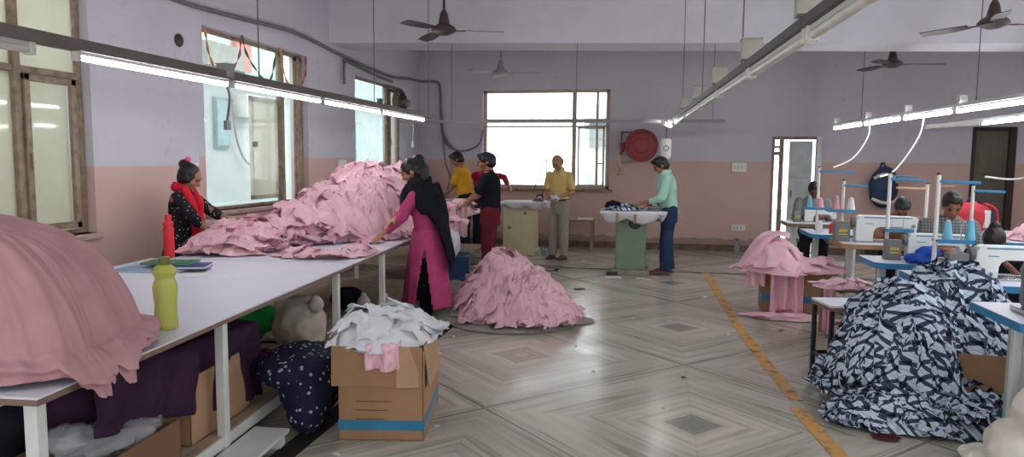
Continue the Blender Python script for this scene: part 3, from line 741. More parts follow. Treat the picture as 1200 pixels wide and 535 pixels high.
# ---------------------------------------------------------------- pink bundle in the foreground
def bundle(name, ells, material, voxel=.018, folds=.012, fs=6, fdir=None, it=3, parent=None):
    b = B()
    for c, r in ells: b.ell(c, r)
    return fuse(b, name, material, parent, voxel, it, folds, fs, fdir)
def big_bundle():
    b = B(); C0 = V((-2.81, 2.29, .768)); n = 340; mr = 130
    def fn(u, v):
        a = u * 2 * PI; c, s = math.cos(a), math.sin(a)
        rx, ry = .755, .60
        q4 = (abs(c) ** 3 + abs(s) ** 3) ** (-1 / 3)
        q = min(1, v / .86); t = max(0, (v - .86) / .14)
        rad = q ** .85; z = .56 * max(0, 1 - q ** 2.6) ** .75
        f = .026 * (1 - 2.2 * abs(noise.noise(V((c * 4.2 + q, s * 4.2, q * .9))))) + .012 * (1 - 2 * abs(noise.noise(V((c * 11, s * 11, q * 1.6 + 4)))))
        f *= min(1, q * 1.6); f += .05 * noise.noise(V((c * q * 1.4, s * q * 1.4, 7)))
        k = rad * .93 + f
        if t > 0:                                            # gathered frill round the foot
            w_ = noise.noise(V((c * 6, s * 6, 2))) * .9 + .4 * noise.noise(V((c * 15, s * 15, 8))) + .12 * noise.noise(V((c * 26, s * 26, 5)))
            k += .075 * math.sin(t * PI * .62) * (1 + .5 * w_) - .02 * math.sin(t * PI * 3) ; z = .085 * (1 - t) + .03 * w_ * math.sin(t * PI)
        else: z += .085 * q ** 3 - .03 * max(0, q - .9) * 10 * .4
        k *= 1 + .10 * q * max(0, math.cos(a + .3)) ** 4
        ry = .62 if s > 0 else .37
        x = rx * q4 * k * c; y = ry * q4 * k * s
        P = C0 + V((x, y, z + f * .5))
        # past the table edge the frill sags
        e = (P.x - TO.x) * .997 + (P.y - TO.y) * .082
        if e > 0 and t > 0: P -= AW * .03; P.z = min(P.z, .80) - e * .9 * t - .07 * t * min(1, e / .03)
        else: P.z = max(P.z, .768)
        return P
    b.sheet(fn, n, mr)
    bmesh.ops.remove_doubles(b.bm, verts=b.bm.verts, dist=.0008)
    return b.obj('cloth_bundle', PINK2, None, smooth=True)
bb_ = big_bundle()
tag(bb_, 'big dusty pink cloth bundle tied full, filling the near left corner of the table', 'bundle')
# ---------------------------------------------------------------- on the table: bottles, books
def bottle(name, label, loc, H, mtl, capm, prof, neck):
    o = thing(name, label, 'bottle', loc)
    B().lathe((0, 0, 0), [(0, .002)] + [(r * H, h * H) for r, h in prof] + [(0, prof[-1][1] * H)], 28).obj('body', mtl, o, True)
    b = B().lathe((0, 0, 0), [(0, neck * H - .01), (.075 * H, neck * H - .01), (.075 * H, H * .98), (.065 * H, H), (0, H)], 24)
    b.obj('cap', capm, o)
    return o
PR = [(.13, .0), (.152, .02), (.155, .1), (.148, .2), (.142, .35), (.156, .5), (.162, .58), (.14, .66), (.125, .70), (.13, .73), (.158, .78), (.162, .81), (.14, .85), (.1, .88), (.068, .895), (.065, .91)]
YB = NT('lime_translucent_plastic'); YB.set(Base_Color=lin((206, 214, 92)), Roughness=.12, Alpha=.8); YB.b.inputs['Transmission Weight'].default_value = .25
bottle('water_bottle', 'lime yellow plastic bottle with olive cap standing on the cutting table', (-2.2, 2.9, .761), .335, YB.m, mat('olive_cap', (108, 106, 52), .5), PR, .91)
b0 = (-3.76, 5.02, .761)
bottle('water_bottle', 'red plastic bottle with narrow cap standing behind the books', b0, .34, mat('red_plastic', (214, 44, 52), .3), mat('red_cap', (200, 40, 48), .4), [(.10, 0), (.115, .03), (.118, .3), (.115, .55), (.122, .66), (.1, .73), (.122, .78), (.115, .82), (.07, .86), (.05, .88)], .88)
def book(label, loc, rz, sx, sy, h, cov, name='book'):
    o = thing(name, label, 'book', loc, rz)
    b = B(); b.bb(-sx / 2, sx / 2, -sy / 2, sy / 2, 0, .004); b.bb(-sx / 2, sx / 2, -sy / 2, sy / 2, h - .004, h); b.bb(-sx / 2, -sx / 2 + .004, -sy / 2, sy / 2, 0, h); b.obj('cover', cov, o, bevel=.001)
    B().bb(-sx / 2 + .004, sx / 2 - .005, -sy / 2 + .005, sy / 2 - .005, .004, h - .004).obj('pages', WPL, o, smooth=False)
    return o
NAVY = mat('navy_cover', (34, 58, 120), .35); GREEN = mat('green_cover', (44, 120, 84), .4)
PB = mat('pale_blue_cover', (150, 186, 214), .3, .3, 3, c2=(70, 110, 160))
book('wide pale blue folder at the bottom of the book stack', (-3.42, 4.42, .761), .1, .46, .26, .018, PB, 'folder')
book('dark navy book lying across the right of the blue folder', (-3.2, 4.47, .78), .35, .28, .21, .022, NAVY)
book('thin green book on top of the stack by the red bottle', (-3.36, 4.5, .803), .2, .34, .2, .012, GREEN)
tag(B().box((-3.05, 4.28, .7625), (.24, .16, .002), (0, 0, .5)).obj('paper_sheet', WPL), 'loose white paper sheet beside the book stack', 'paper')
# ---------------------------------------------------------------- heaps of pink garments
def h1(x, y):
    v = [bump2(x, y, -2.98, 7.4, .62, 1.12, .62, 2.3), bump2(x, y, -3.22, 6.85, .46, .7, .42), bump2(x, y, -3.34, 6.3, .36, .42, .23), bump2(x, y, -3.5, 5.7, .34, .4, .13),
         bump2(x, y, -3.5, 5.3, .36, .17, .09), bump2(x, y, -2.68, 5.3, .32, .07, .025), bump2(x, y, -2.38, 5.55, .1, .26, .05)]
    h = max(v); return h * (1 + .25 * noise.noise(V((x * 2.5, y * 2.5, 1)))) if h > 0 else h
tag(heap('pink_garment_heap', h1, (-3.85, -2.22), (5.15, 8.25), .765, PINK, None, 150, 240, (.25, .55), .055, 7, 3), 'high heap of light pink garments spread over the second cutting table', 'cloth heap', kind='stuff')
def h2(x, y):
    v = [bump2(x, y, -1.42, 7.0, .42, .5, .46, 3.2), bump2(x, y, -1.2, 6.8, .48, .48, .34, 2.2), bump2(x, y, -1.0, 6.75, .34, .34, .17), bump2(x, y, -1.6, 6.85, .36, .42, .3)]
    h = max(v); return h * (1 + .2 * noise.noise(V((x * 3, y * 3, 4)))) if h > 0 else h
tag(heap('pink_garment_pile', h2, (-2.05, -.6), (6.25, 7.6), .03, PINK, None, 100, 170, (.18, .38), .05, 8, 11), 'knee-high pile of pink garments on a grey sheet on the floor', 'cloth heap', kind='stuff')
def h3(x, y):
    e = bump2(x, y, -1.4, 6.85, .72, .66, .03, 6); return e
tag(heap('ground_sheet', lambda x, y: max(bump2(x, y, -1.33, 6.85, .66, .66, .03, 6), bump2(x, y, -1.9, 6.75, .36, .34, .13, 2), bump2(x, y, -.78, 6.85, .24, .2, .05, 2)), (-2.4, -.45), (6.05, 7.7), .006, GREYC, None, 80, 6, (.2, .3), .012, 6, 5), 'grey-white sheet spread beneath the pink pile on the floor', 'sheet')
s_ = bundle('cloth_sack', [((-2.14, 7.5, .1), (.22, .3, .13)), ((-2.0, 7.4, .08), (.2, .25, .1))], GREYC)
tag(s_, 'grey cloth sack lying between the blue crate and the pink floor pile', 'sack')
# ---------------------------------------------------------------- the near carton with white cloth
def carton(label, loc, rz, w_, d_, h_, m_=CARD, band=None, flaps=(1, 1, 1, 1), fold_=.9, name='cardboard_box', solid=False, fl=.2):
    o = thing(name, label, 'box', loc, rz); t = .006
    b = B(); b.bb(-w_ / 2, w_ / 2, -d_ / 2, -d_ / 2 + t, 0, h_); b.bb(-w_ / 2, w_ / 2, d_ / 2 - t, d_ / 2, 0, h_); b.bb(-w_ / 2, -w_ / 2 + t, -d_ / 2, d_ / 2, 0, h_); b.bb(w_ / 2 - t, w_ / 2, -d_ / 2, d_ / 2, 0, h_); b.bb(-w_ / 2, w_ / 2, -d_ / 2, d_ / 2, 0, t)
    b.obj('walls', m_, o, smooth=False)
    for k, on in enumerate(flaps):
        if not on: continue
        a = k * PI / 2; hw = (w_ if k % 2 == 0 else d_) / 2; dd = (d_ if k % 2 == 0 else w_) / 2
        f_ = B().box((0, 0, 0), (hw * 2 - .01, t, fl))
        mt = M.Rotation(a, 4, 'Z') @ M.Translation((0, -dd - .006, h_)) @ M.Rotation(fold_ * on, 4, 'X') @ M.Translation((0, 0, fl / 2))
        bmesh.ops.transform(f_.bm, matrix=mt, verts=f_.bm.verts); f_.obj('flap', CARD2 if k % 2 else m_, o, smooth=False)
    if band:
        b = B(); e = .002; z0, z1 = band
        for x in (-1, 1): b.bb(x * (w_ / 2 + e) - .001, x * (w_ / 2 + e) + .001, -d_ / 2 - e, d_ / 2 + e, z0, z1); b.bb(-w_ / 2 - e, w_ / 2 + e, x * (d_ / 2 + e) - .001, x * (d_ / 2 + e) + .001, z0, z1)
        b.obj('tape', TAPE, o, smooth=False)
    return o
bx_ = carton('tall brown carton with blue tape standing at the aisle under white cloth', (-1.5, 3.96, 0), R(10), .47, .66, .5, CARD, (.06, .115), (0, 0, 0, 0))
b = B().box((-.02, -.336, .42), (.5, .006, .22), (R(-3), 0, 0)); b.obj('flap', CARD, bx_, smooth=False)
b = B().box((.245, -.02, .40), (.006, .5, .24), (0, R(-7), 0)); b.obj('flap', CARD2, bx_, smooth=False)
b = B().box((.15, -.343, .42), (.12, .006, .22), (R(-6), 0, R(8))); b.obj('flap', CARD2, bx_, smooth=False)
TXT = mat('carton_print', (96, 66, 50), .8)
b = B()
for k in range(4):
    b.bb(-.14, .06 - .02 * k, -.331, -.3305, .36 - .05 * k - .2 + .06, .365 - .05 * k - .2 + .06)
b.obj('print_lines', TXT, bx_, smooth=False)
def hw_(x, y):
    return max(bump2(x, y, -1.51, 3.97, .27, .38, .13, 3), bump2(x, y, -1.62, 3.9, .2, .3, .15))
tag(heap('white_cloth_heap', hw_, (-1.86, -1.18), (3.52, 4.42), .50, WCL, None, 80, 22, (.18, .32), .03, 7, 8), 'white cloth and grey lining heaped over the tall aisle carton', 'cloth')
def drape(name, p0, p1, drop, out, material, label=None, cat=None, n=40, m_=30, folds=4, amp=.02, seed=0, ragged=.1, narrow=0, slope=0, top=.12, thick=.006, parent=None):
    """cloth hanging from the line p0-p1: lies back `top` and then drops; `out` = outward direction"""
    p0, p1, out = V(p0), V(p1), V(out).normalized(); b = B()
    def fn(u, v):
        d = p0.lerp(p1, u); L = top + drop * (1 - slope * (1 - u)) * (1 - ragged * (.5 + .5 * math.sin(u * 7 + seed)))
        s = v * L; w_ = amp * (math.sin(u * folds * 2 * PI + seed + 1.3 * noise.noise(V((u * 3, v * 2, seed)))) + .5 * noise.noise(V((u * 9, v * 5, seed)))) * min(1, v * 2.5)
        uc = u + (0.5 - u) * narrow * v; d = p0.lerp(p1, uc)
        if s < top: q = d - out * (top - s) + V((0, 0, .012 + .012 * noise.noise(V((u * 6, v * 6, seed)))))
        else: q = d + out * (.012 + w_ + .01) + V((0, 0, -(s - top)))
        return q
    b.sheet(fn, n, m_, ((p1 - p0).length, drop + top))
    o = b.obj(name, material, parent, smooth=True, thick=thick, recalc=False)
    if label: tag(o, label, cat)
    return o
drape('pink_scrap', (-1.52, 3.615, .53), (-1.34, 3.645, .53), .13, (.17, -.98, 0), PINK3, 'small pink garment hanging over the front of the tall aisle carton', 'garment', folds=2, top=.1)
# ---------------------------------------------------------------- things under the foreground table
sk = bundle('stuffed_sack', [((-2.52, 4.78, .33), (.2, .18, .21)), ((-2.5, 4.76, .46), (.16, .14, .1)), ((-2.34, 4.68, .52), (.05, .05, .06)), ((-2.62, 4.72, .5), (.07, .05, .06))], SACK, .014, .012, 7)
tag(sk, 'round off-white cloth sack knotted at the top, under the cutting table', 'sack')
gb = bundle('green_bag', [((-3.1, 4.8, .3), (.3, .2, .17)), ((-2.9, 4.85, .34), (.16, .14, .12))], GRN, .016, .014, 7)
tag(gb, 'bright green plastic bag under the cutting table left of the off-white sack', 'bag')
mb = bundle('maroon_cloth', [((-2.62, 4.45, .17), (.12, .1, .06)), ((-2.5, 4.5, .16), (.08, .07, .05))], MAR, .01, .016, 14)
tag(mb, 'crumpled maroon cloth lying in front of the off-white sack', 'cloth')
carton('open brown carton under the table, beneath the dark purple cloth', (-2.48, 3.34, .13), R(4.5), .5, .6, .34, CARD2, None, (0, 0, 0, 0))
pc = bundle('purple_cloth', [((-2.62, 2.85, .50), (.42, .52, .18)), ((-2.52, 3.35, .50), (.3, .42, .15)), ((-2.52, 3.65, .46), (.28, .22, .12)), ((-2.36, 2.8, .54), (.16, .42, .13))], PURP, .018, .014, 5, (1, 1, .6))
drape('hanging_part', (-2.17, 2.38, .66), (-2.31, 3.85, .57), .46, (1, .08, 0), PURP, n=70, folds=5, amp=.022, ragged=.06, slope=.5, top=.2, thick=.008, parent=pc)
tag(pc, 'heavy dark purple cloth bulging over the carton under the table', 'cloth')
bgk = bundle('black_bag', [((-2.72, 2.3, .38), (.26, .22, .24)), ((-2.6, 2.35, .5), (.16, .14, .16)), ((-2.8, 2.35, .22), (.22, .2, .14))], BLK, .016, .012, 6)
tag(bgk, 'soft black bag hanging in the dark under the near table end', 'bag')
c2_ = carton('low open carton full of clear polythene at the front under the table', (-2.26, 2.5, .13), R(4.5), .4, .6, .24, CARDD, None, (1, 0, 0, 0), 2.6, fl=.1)
def crumple(name, c, r, label, m_, seed=0):
    b = B(); b.ell((0, 0, 0), r, None, 44, 30)
    for v in b.bm.verts:
        q = fold(v.co * 1.0, seed, 14); v.co *= 1 + .28 * q; v.co += V(c) * 0
    bmesh.ops.translate(b.bm, verts=b.bm.verts, vec=V(c))
    return tag(b.obj(name, m_, None, smooth=True), label, 'plastic')
crumple('polythene_wrap', (-2.26, 2.6, .36), (.14, .2, .06), 'crumpled clear polythene in the low open carton', CLEAR, 3)
crumple('polythene_wrap', (-2.3, 2.42, .41), (.09, .08, .05), 'shiny ball of clear polythene by the orange carton panel', CLEAR, 8)
tag(bundle('pink_scraps', [((-2.55, 2.05, .12), (.3, .14, .12)), ((-2.2, 2.12, .06), (.2, .1, .07))], PINK2, .012, .02, 10), 'pink garment scraps on the floor below the near table end', 'cloth', kind='stuff')
tag(B().box((-2.62, 2.66, .33), (.3, .008, .42), (R(8), 0, R(30))).obj('carton_panel', mat('orange_card', (150, 92, 58), .8)), 'upright orange-brown carton panel beside the black bag', 'carton panel')
dt = bundle('dotted_cloth', [((-2.03, 3.86, .33), (.24, .3, .12)), ((-1.93, 3.8, .22), (.16, .24, .18)), ((-1.9, 3.66, .12), (.1, .14, .12)), ((-2.05, 4.1, .3), (.14, .15, .1))], DOTS, .012, .012, 6, (1, 1, .5))
tag(dt, 'navy cloth with small pale flowers slumped beside the tall aisle carton', 'cloth')
pl_ = thing('floor_pallet', 'low white slatted stand on the floor at the table leg', 'stand', (-2.0, 3.1, 0), TR)
b = B(); b.bb(-.1, .1, -.5, .42, .05, .07); b.obj('slat', LEG, pl_); B().bb(-.1, .1, -.5, -.44, 0, .05).obj('foot', LEG, pl_); B().bb(-.1, .1, .3, .36, 0, .05).obj('foot', LEG, pl_)
# under the second table
for k, (x, y, h_) in enumerate(((-2.62, 6.2, .16), (-2.44, 6.28, .15))):
    t_ = thing('plastic_can', ('milky plastic can on the shelf behind the table leg', 'second milky plastic can beside the pink-clad woman, rounder one')[k], 'can', (x, y, .126))
    B().lathe((0, 0, 0), [(0, 0), (.055 + .02 * k, 0), (.06 + .02 * k, .01), (.06 + .02 * k, h_ * .75), (.03, h_), (0, h_)], 20).obj('body', mat('milky_plastic', (196, 196, 190), .4), t_)
    B().lathe((0, 0, h_), [(0, 0), (.024, 0), (.024, .025), (0, .025)], 16).obj('cap', WPL, t_)
tag(bundle('black_bag', [((-2.85, 6.35, .22), (.16, .16, .11)), ((-2.72, 6.3, .2), (.1, .1, .08))], BLK, .014, .012, 8), 'small black bag on the shelf left of the milky cans', 'bag')
tag(bundle('green_bag', [((-2.28, 6.0, .09), (.1, .22, .09))], GRN, .012, .014, 9), 'small green bag on the floor beside the pink-clad woman', 'bag')
# ---------------------------------------------------------------- third table with the man in black
t3 = thing('work_table', 'pale work table between the man in black and the left wall', 'table', (-3.05, 9.9, 0), 0)
B().bb(-.75, .5, -1.3, 1.2, .76, .79).obj('tabletop', WHT, t3, bevel=.004)
for x in (-.7, .45):
    for y in (-1.25, 1.15): B().bb(x - .02, x + .02, y - .02, y + .02, 0, .76).obj('leg', LEG, t3)
B().bb(-.7, .45, -1.25, 1.15, .2, .22).obj('lower_shelf', WOOD, t3)
def h4(x, y): return max(bump2(x, y, -2.85, 9.0, .4, .4, .15), bump2(x, y, -2.7, 9.6, .3, .5, .16), bump2(x, y, -3.2, 9.6, .4, .6, .12))
tag(heap('pink_garments', h4, (-3.7, -2.45), (8.6, 10.6), .795, PINK, None, 60, 34, (.18, .32), .035, 8, 21), 'loose pink garments on the table of the man in black', 'cloth heap', kind='stuff')
tag(bundle('white_cloth_bundle', [((-2.72, 8.62, .55), (.15, .16, .2)), ((-2.52, 8.75, .5), (.13, .16, .19))], WCL, .014, .014, 7), 'white cloth bundle hanging off the table end above the blue crate', 'cloth')
cr = thing('plastic_crate', 'blue plastic crate with slatted sides standing under the white bundle', 'crate', (-2.47, 8.85, 0), R(12))
CB = mat('blue_crate_plastic', (46, 74, 116), .5, .06)
b = B(); hw, hd, hh = .17, .24, .34
for q in (-1, 1):
    b.bb(q * hw - .006, q * hw + .006, -hd, hd, 0, hh); b.bb(-hw, hw, q * hd - .006, q * hd + .006, 0, hh)
b.bb(-hw, hw, -hd, hd, 0, .01); b.obj('shell', CB, cr, smooth=False)
b = B()
for zz in (.02, .12, .22, .32):
    b.bb(-hw - .012, hw + .012, -hd - .012, hd + .012, zz - .008, zz + .008)
for k in range(6): b.bb(-hw + .02 + k * .06, -hw + .032 + k * .06, -hd - .012, -hd, 0, hh)
b.obj('rib', CB, cr, smooth=False)
# ---------------------------------------------------------------- ironing tables at the back
CREAM = mat('cream_cabinet', (206, 196, 164), .55, .05, 5); GRC = mat('green_cabinet', (110, 130, 108), .5, .06, 5)
it = thing('ironing_table', 'cream ironing cabinet with white padded top below the back window', 'ironing table', (-2.15, 11.75, 0), 0)
b = B(); b.bb(-.27, .25, -.2, .25, .08, .8); b.obj('cabinet', CREAM, it, bevel=.01)
B().bb(-.3, .28, -.23, .28, 0, .08).obj('base', CREAM, it, bevel=.008)
b = B().lathe((-.16, -.205, .45), [(0, 0), (.03, 0), (.03, -.015), (0, -.015)], 16, 'Y'); b.lathe((.1, -.205, .69), [(0, 0), (.03, 0), (.03, -.015), (0, -.015)], 16, 'Y'); b.obj('knob', mat('tan_knob', (150, 128, 96), .5), it)
b = B(); b.bb(-.2, .18, -.21, -.2, .14, .74); b.obj('door', CREAM, it, bevel=.008)
def padtop(o, x0, x1, y0, y1, z, sag, seed, straps=()):
    b = B().bb(x0, x1, y0, y1, z - .03, z + .01, .02); b.obj('ironing_board', WCL, o)
    b = B()
    def fn(u, v):
        a = u * 2 * PI; r = 1
        cx, cy = (x0 + x1) / 2, (y0 + y1) / 2; ex = (x1 - x0) / 2 + .02; ey = (y1 - y0) / 2 + .02
        c, s = math.cos(a), math.sin(a); q = (abs(c) ** 4 + abs(s) ** 4) ** -.25
        sg = sag * (.55 + .45 * abs(math.sin(a * 3 + seed))) + .012 * noise.noise(V((c * 4, s * 4, seed)))
        k = 1 - .16 * v * v
        return (cx + c * q * ex * k, cy + s * q * ey * k, z + .012 - v * sg)
    b.sheet(fn, 96, 8); b.obj('cover', WCL, o, True, thick=.004, recalc=False)
padtop(it, -.3, .42, -.35, .35, .87, .12, 1)
gt = thing('ironing_table', 'green ironing cabinet with white board top worked by the man in mint', 'ironing table', (-.28, 10.1, 0), 0)
b = B(); b.bb(-.21, .2, -.22, .25, .07, .8); b.obj('cabinet', GRC, gt, bevel=.01)
B().bb(-.26, .24, -.26, .28, 0, .07).obj('base', mat('grey_base', (146, 140, 128), .7), gt, bevel=.008)
B().lathe((.05, -.225, .72), [(0, 0), (.085, 0), (.085, -.012), (.07, -.02), (.06, -.012), (0, -.012)], 24, 'Y').obj('blower_grille', mat('dark_green_grille', (48, 58, 48), .6), gt)
B().lathe((-.12, -.225, .73), [(0, 0), (.012, 0), (.012, -.02), (0, -.02)], 12, 'Y').obj('switch', DK, gt)
padtop(gt, -.42, .46, -.35, .35, .87, .17, 2.2)
STR = mat('brown_strap', (160, 120, 100), .7)
for x in (-.19, .05): B().box((x, -.375, .8), (.035, .004, .15), (R(-10), 0, 0)).obj('strap', STR, gt)
tag(bundle('black_cloth', [((-.5, 10.1, .93), (.16, .14, .06)), ((-.55, 10.0, .96), (.09, .09, .05))], BLK, .01, .014, 12), 'black cloth lying on the left end of the green ironing table', 'cloth')
tag(heap('plaid_garment', lambda x, y: bump2(x, y, -.4, 9.95, .26, .18, .06), (-.72, -.1), (9.7, 10.2), .885, PLAID, None, 40, 8, (.15, .25), .02, 12, 5), 'blue-white plaid garment being ironed on the green table', 'garment')
b = B().bb(-.6, -.45, 9.78, 9.86, 0, .05); tag(b.obj('foot_pedal', DK, bevel=.01), 'black foot pedal at the foot of the green ironing table', 'pedal')
def iron(loc, rz, label):
    o = thing('steam_iron', label, 'iron', loc, rz)
    b = B().prism([(-.1, 0), (.02, -.055), (.1, -.05), (.1, .05), (.02, .055)], 0, .02, 'XY'); b.obj('soleplate', GREY, o)
    b = B().prism([(-.07, 0), (.02, -.04), (.09, -.035), (.09, .035), (.02, .04)], .02, .06, 'XY'); b.obj('housing', GREY, o, bevel=.008)
    B().tube([(-.03, 0, .05), (-.01, 0, .1), (.06, 0, .1), (.085, 0, .05)], .012).obj('handle', DK, o)
    return o
iron((.0, 10.0, .885), 0, 'steam iron under the hand of the man in mint')
iron((-1.86, 11.7, .885), 0, 'steam iron resting on the cream ironing table')
b = B().tube([(-1.8, 11.7, .96), (-1.76, 11.9, 1.3), (-1.83, 12.3, 1.62), (-1.9, 12.2, 1.4), (-2.02, 12.1, 1.0)], .008)
tag(b.obj('iron_cord', DK), 'looped dark cord hanging before the back window over the cream table', 'cord')
st = thing('wooden_stool', 'wooden bench behind the man in the yellow polo', 'bench', (-1.22, 12.65, 0))
WD = mat('worn_wood', (150, 124, 104), .7, .12, 6)
B().bb(-.42, .22, -.18, .18, .5, .53).obj('seat', WD, st, bevel=.004)
for x in (-.38, .18):
    for y in (-.14, .14): B().bb(x - .02, x + .02, y - .02, y + .02, 0, .5).obj('leg', WD, st)
B().bb(-.38, .18, -.15, -.13, .18, .21).obj('stretcher', WD, st)
tag(B().bb(-1.3, -1.02, 12.55, 12.75, .53, .55).obj('white_tray', WPL), 'flat white tray on the wooden bench', 'tray')
tag(B().bb(-1.78, -1.7, 11.55, 11.7, 0, .1).obj('small_carton', mat('teal_pack', (110, 150, 160), .6)), 'small bluish pack on the floor by the cream ironing cabinet', 'box')
# ---------------------------------------------------------------- fire hose reel
hr_ = thing('hose_reel', 'round dark red fire hose reel fixed on the back wall', 'hose reel', (-.22, 12.8, 1.83))
RD = mat('hose_red', (140, 52, 56), .5, .08, 6)
B().lathe((0, 0, 0), [(0, -.11), (.2, -.11), (.285, -.1), (.285, .06), (.0, .06)], 40, 'Y').obj('drum', RD, hr_)
b = B()
for r in (.28, .22, .13): b.lathe((0, -.112, 0), [(r - .006, 0), (r, -.006), (r + .006, 0), (r, .004)], 40, 'Y')
b.obj('drum_ring', RD, hr_)
b = B(); b.bb(-.36, -.34, -.02, .0, -.05, .24); b.bb(-.36, -.1, -.02, 0, .22, .24); b.bb(-.36, -.34, 0, .185, .2, .24); b.bb(-.1, .1, .05, .185, -.05, .05); b.obj('bracket', mat('dark_red_iron', (84, 36, 38), .5), hr_)
b = B().tube([(-.3, -.03, .02), (-.34, -.04, -.1), (-.37, -.04, -.16)], .03); b.cone((-.33, -.03, .05), (-.33, -.03, -.1), .045, .03); b.obj('valve', RD, hr_)
B().tube([(-.37, -.04, -.16), (-.38, -.04, -.28), (-.36, -.04, -.42), (-.38, -.05, -.52)], .028).obj('nozzle', mat('tan_nozzle', (196, 160, 140), .6), hr_)
# steam iron water bottle hanging from the centre rail
wbt = thing('hanging_bottle', 'white water bottle of the iron hanging below the centre rail', 'bottle', (.16, 10.3, 1.58))
B().lathe((0, 0, 0), [(0, 0), (.03, .0), (.07, .05), (.075, .25), (.06, .29), (0, .29)], 24).obj('tank', WPL, wbt)
b = B().lathe((0, -.075, .16), [(.03, 0), (.036, -.005), (.042, 0), (.036, .004)], 24, 'Y'); b.obj('ring', mat('grey_mark', (150, 150, 150), .5), wbt)
B().tube([(0, 0, .29), (0, 0, .44)], .006).obj('hook', DK, wbt)
B().tube([(0, 0, 0), (.03, 0, -.15), (.1, -.1, -.4), (.02, -.25, -.62)], .006).obj('tube', WPL, wbt)
# ---------------------------------------------------------------- electrics on walls
def board(label, loc, rz, w_=.24, h_=.16, n=3):
    o = thing('switchboard', label, 'switchboard', loc, rz)
    B().bb(-w_ / 2, w_ / 2, -.02, .02, 0, h_).obj('plate', WPL, o, bevel=.004)
    for k in range(n):
        B().bb(-w_ / 2 + .03 + k * .06, -w_ / 2 + .06 + k * .06, -.028, -.018, h_ * .3, h_ * .7).obj('switch', mat('switch_ivory', (196, 194, 188), .4) if k == 0 and 'switch_ivory' not in bpy.data.materials else bpy.data.materials['switch_ivory'], o)
    return o
board('white switchboard high on the back wall right of the mint-shirted man', (1.45, 12.98, 1.39), 0)
board('white switchboard low on the back wall above the floor bottle', (1.47, 12.98, .37), 0, .24, .1)
board('white switchboard on the left wall between the second and third windows', (-4.33, 9.53, 1.34), PI / 2, .22, .2, 2)
board('white switchboard on the left wall behind the head of the floral-dressed woman', (-4.33, 6.12, 1.3), PI / 2, .2, .2, 2)
fb = thing('water_bottle', 'small clear bottle on the floor below the low switchboard', 'bottle', (1.44, 12.82, 0))
B().lathe((0, 0, 0), [(0, 0), (.05, 0), (.055, .02), (.05, .1), (.055, .16), (.02, .2), (.02, .22), (0, .22)], 20).obj('body', plastic('pale_pet', (170, 160, 170), .7), fb); B().cone((0, 0, .22), (0, 0, .245), .022).obj('cap', mat('blue_cap', (60, 90, 160), .4), fb)
CAB = mat('conduit_grey', (104, 102, 104), .6, .08, 10)
xw = -4.31
tag(B().tube([(xw, 4.6, 3.02), (xw, 6.0, 2.98), (xw, 7.1, 3.02), (xw, 8.18, 3.07), (xw, 9.4, 3.0), (xw, 10.46, 2.95), (xw, 11.5, 2.92), (xw, 12.3, 2.98), (-4.28, 12.9, 3.0), (-4.1, 12.94, 3.0), (-3.96, 12.94, 2.97), (-3.92, 12.94, 2.8), (-3.9, 12.94, 2.3), (-3.86, 12.94, 2.0), (-3.7, 12.94, 1.78)], .024).obj('wall_conduit', CAB), 'grey cable bundle running along the left wall and down the back corner', 'cable')
tag(B().tube([(-3.86, 12.93, 2.0), (-3.8, 12.93, 1.84), (-3.55, 12.9, 1.72), (-3.3, 12.9, 1.76), (-3.14, 12.9, 1.88), (-3.1, 12.9, 2.1)], .018).obj('sagging_cable', CAB), 'thick grey cable sagging to the left edge of the back window', 'cable')
tag(B().tube([(-3.86, 12.9, 2.0), (-3.8, 12.88, 1.5), (-3.7, 12.85, 1.2), (-3.8, 12.8, .9)], .016).obj('dropping_cable', CAB), 'grey cable dropping behind the man in the yellow tee', 'cable')
tag(B().tube([(xw, 9.6, 2.6), (xw, 9.6, 2.88), (xw, 9.72, 2.93), (xw, 10.8, 2.86), (xw, 11.5, 2.84)], .02).obj('branch_conduit', CAB), 'bent grey conduit above the third left window', 'cable')
tag(B().ell((-4.34, 6.04, 2.63), (.02, .06, .06)).obj('wall_hole', DK), 'small dark hole plug high on the left wall before the second window', 'hole plug')
# exhaust fan in the third window
ef = thing('exhaust_fan', 'dark round exhaust fan mounted in the top corner of the third left window', 'fan', (-4.28, 11.7, 2.5))
B().lathe((0, 0, 0), [(.2, -.02), (.24, 0), (.24, .06), (.2, .08), (.19, .04)], 32, 'X').obj('ring', mat('fan_grey', (92, 86, 78), .5), ef)
B().lathe((-.04, 0, 0), [(0, 0), (.2, 0), (.2, .008), (0, .008)], 32, 'X').obj('back_plate', mat('rust_cream', (176, 160, 130), .6), ef)
b = B()
for k in range(5):
    a = k * 2 * PI / 5; c, s = math.cos(a), math.sin(a)
    b.box((.02, c * .11, s * .11), (.008, .16, .09), (a, .5, 0))
b.obj('blade', DK, ef)
B().cone((.02, 0, 0), (.2, 0, 0), .065, .06, 20).obj('motor', mat('motor_grey', (120, 112, 104), .5), ef)
b = B()
for k in range(4):
    a = k * PI / 2 + .6; b.tube([(.08, math.cos(a) * .23, math.sin(a) * .23), (.12, 0, 0)], .008, smooth=False)
b.obj('bracket', DK, ef)
hc = thing('pull_switch', 'small white pull switch hanging below the exhaust fan', 'switch', (-4.1, 11.9, 1.78))
B().bb(-.02, .02, -.03, .03, -.02, .08, .01).obj('body', WPL, hc); B().tube([(0, 0, .08), (0, .01, .4), (-.1, -.1, .55)], .008).obj('cord', WPL, hc)
hp = thing('pendant_socket', 'grey socket hanging on a short cable in front of the second window', 'socket', (-4.05, 6.32, 1.84))
B().bb(-.02, .02, -.035, .035, -.02, .07, .008).obj('body', GREY, hp); B().tube([(0, 0, .07), (.02, .02, .3), (0, 0, .45), (.1, -.02, .6)], .012).obj('cord', CAB, hp)
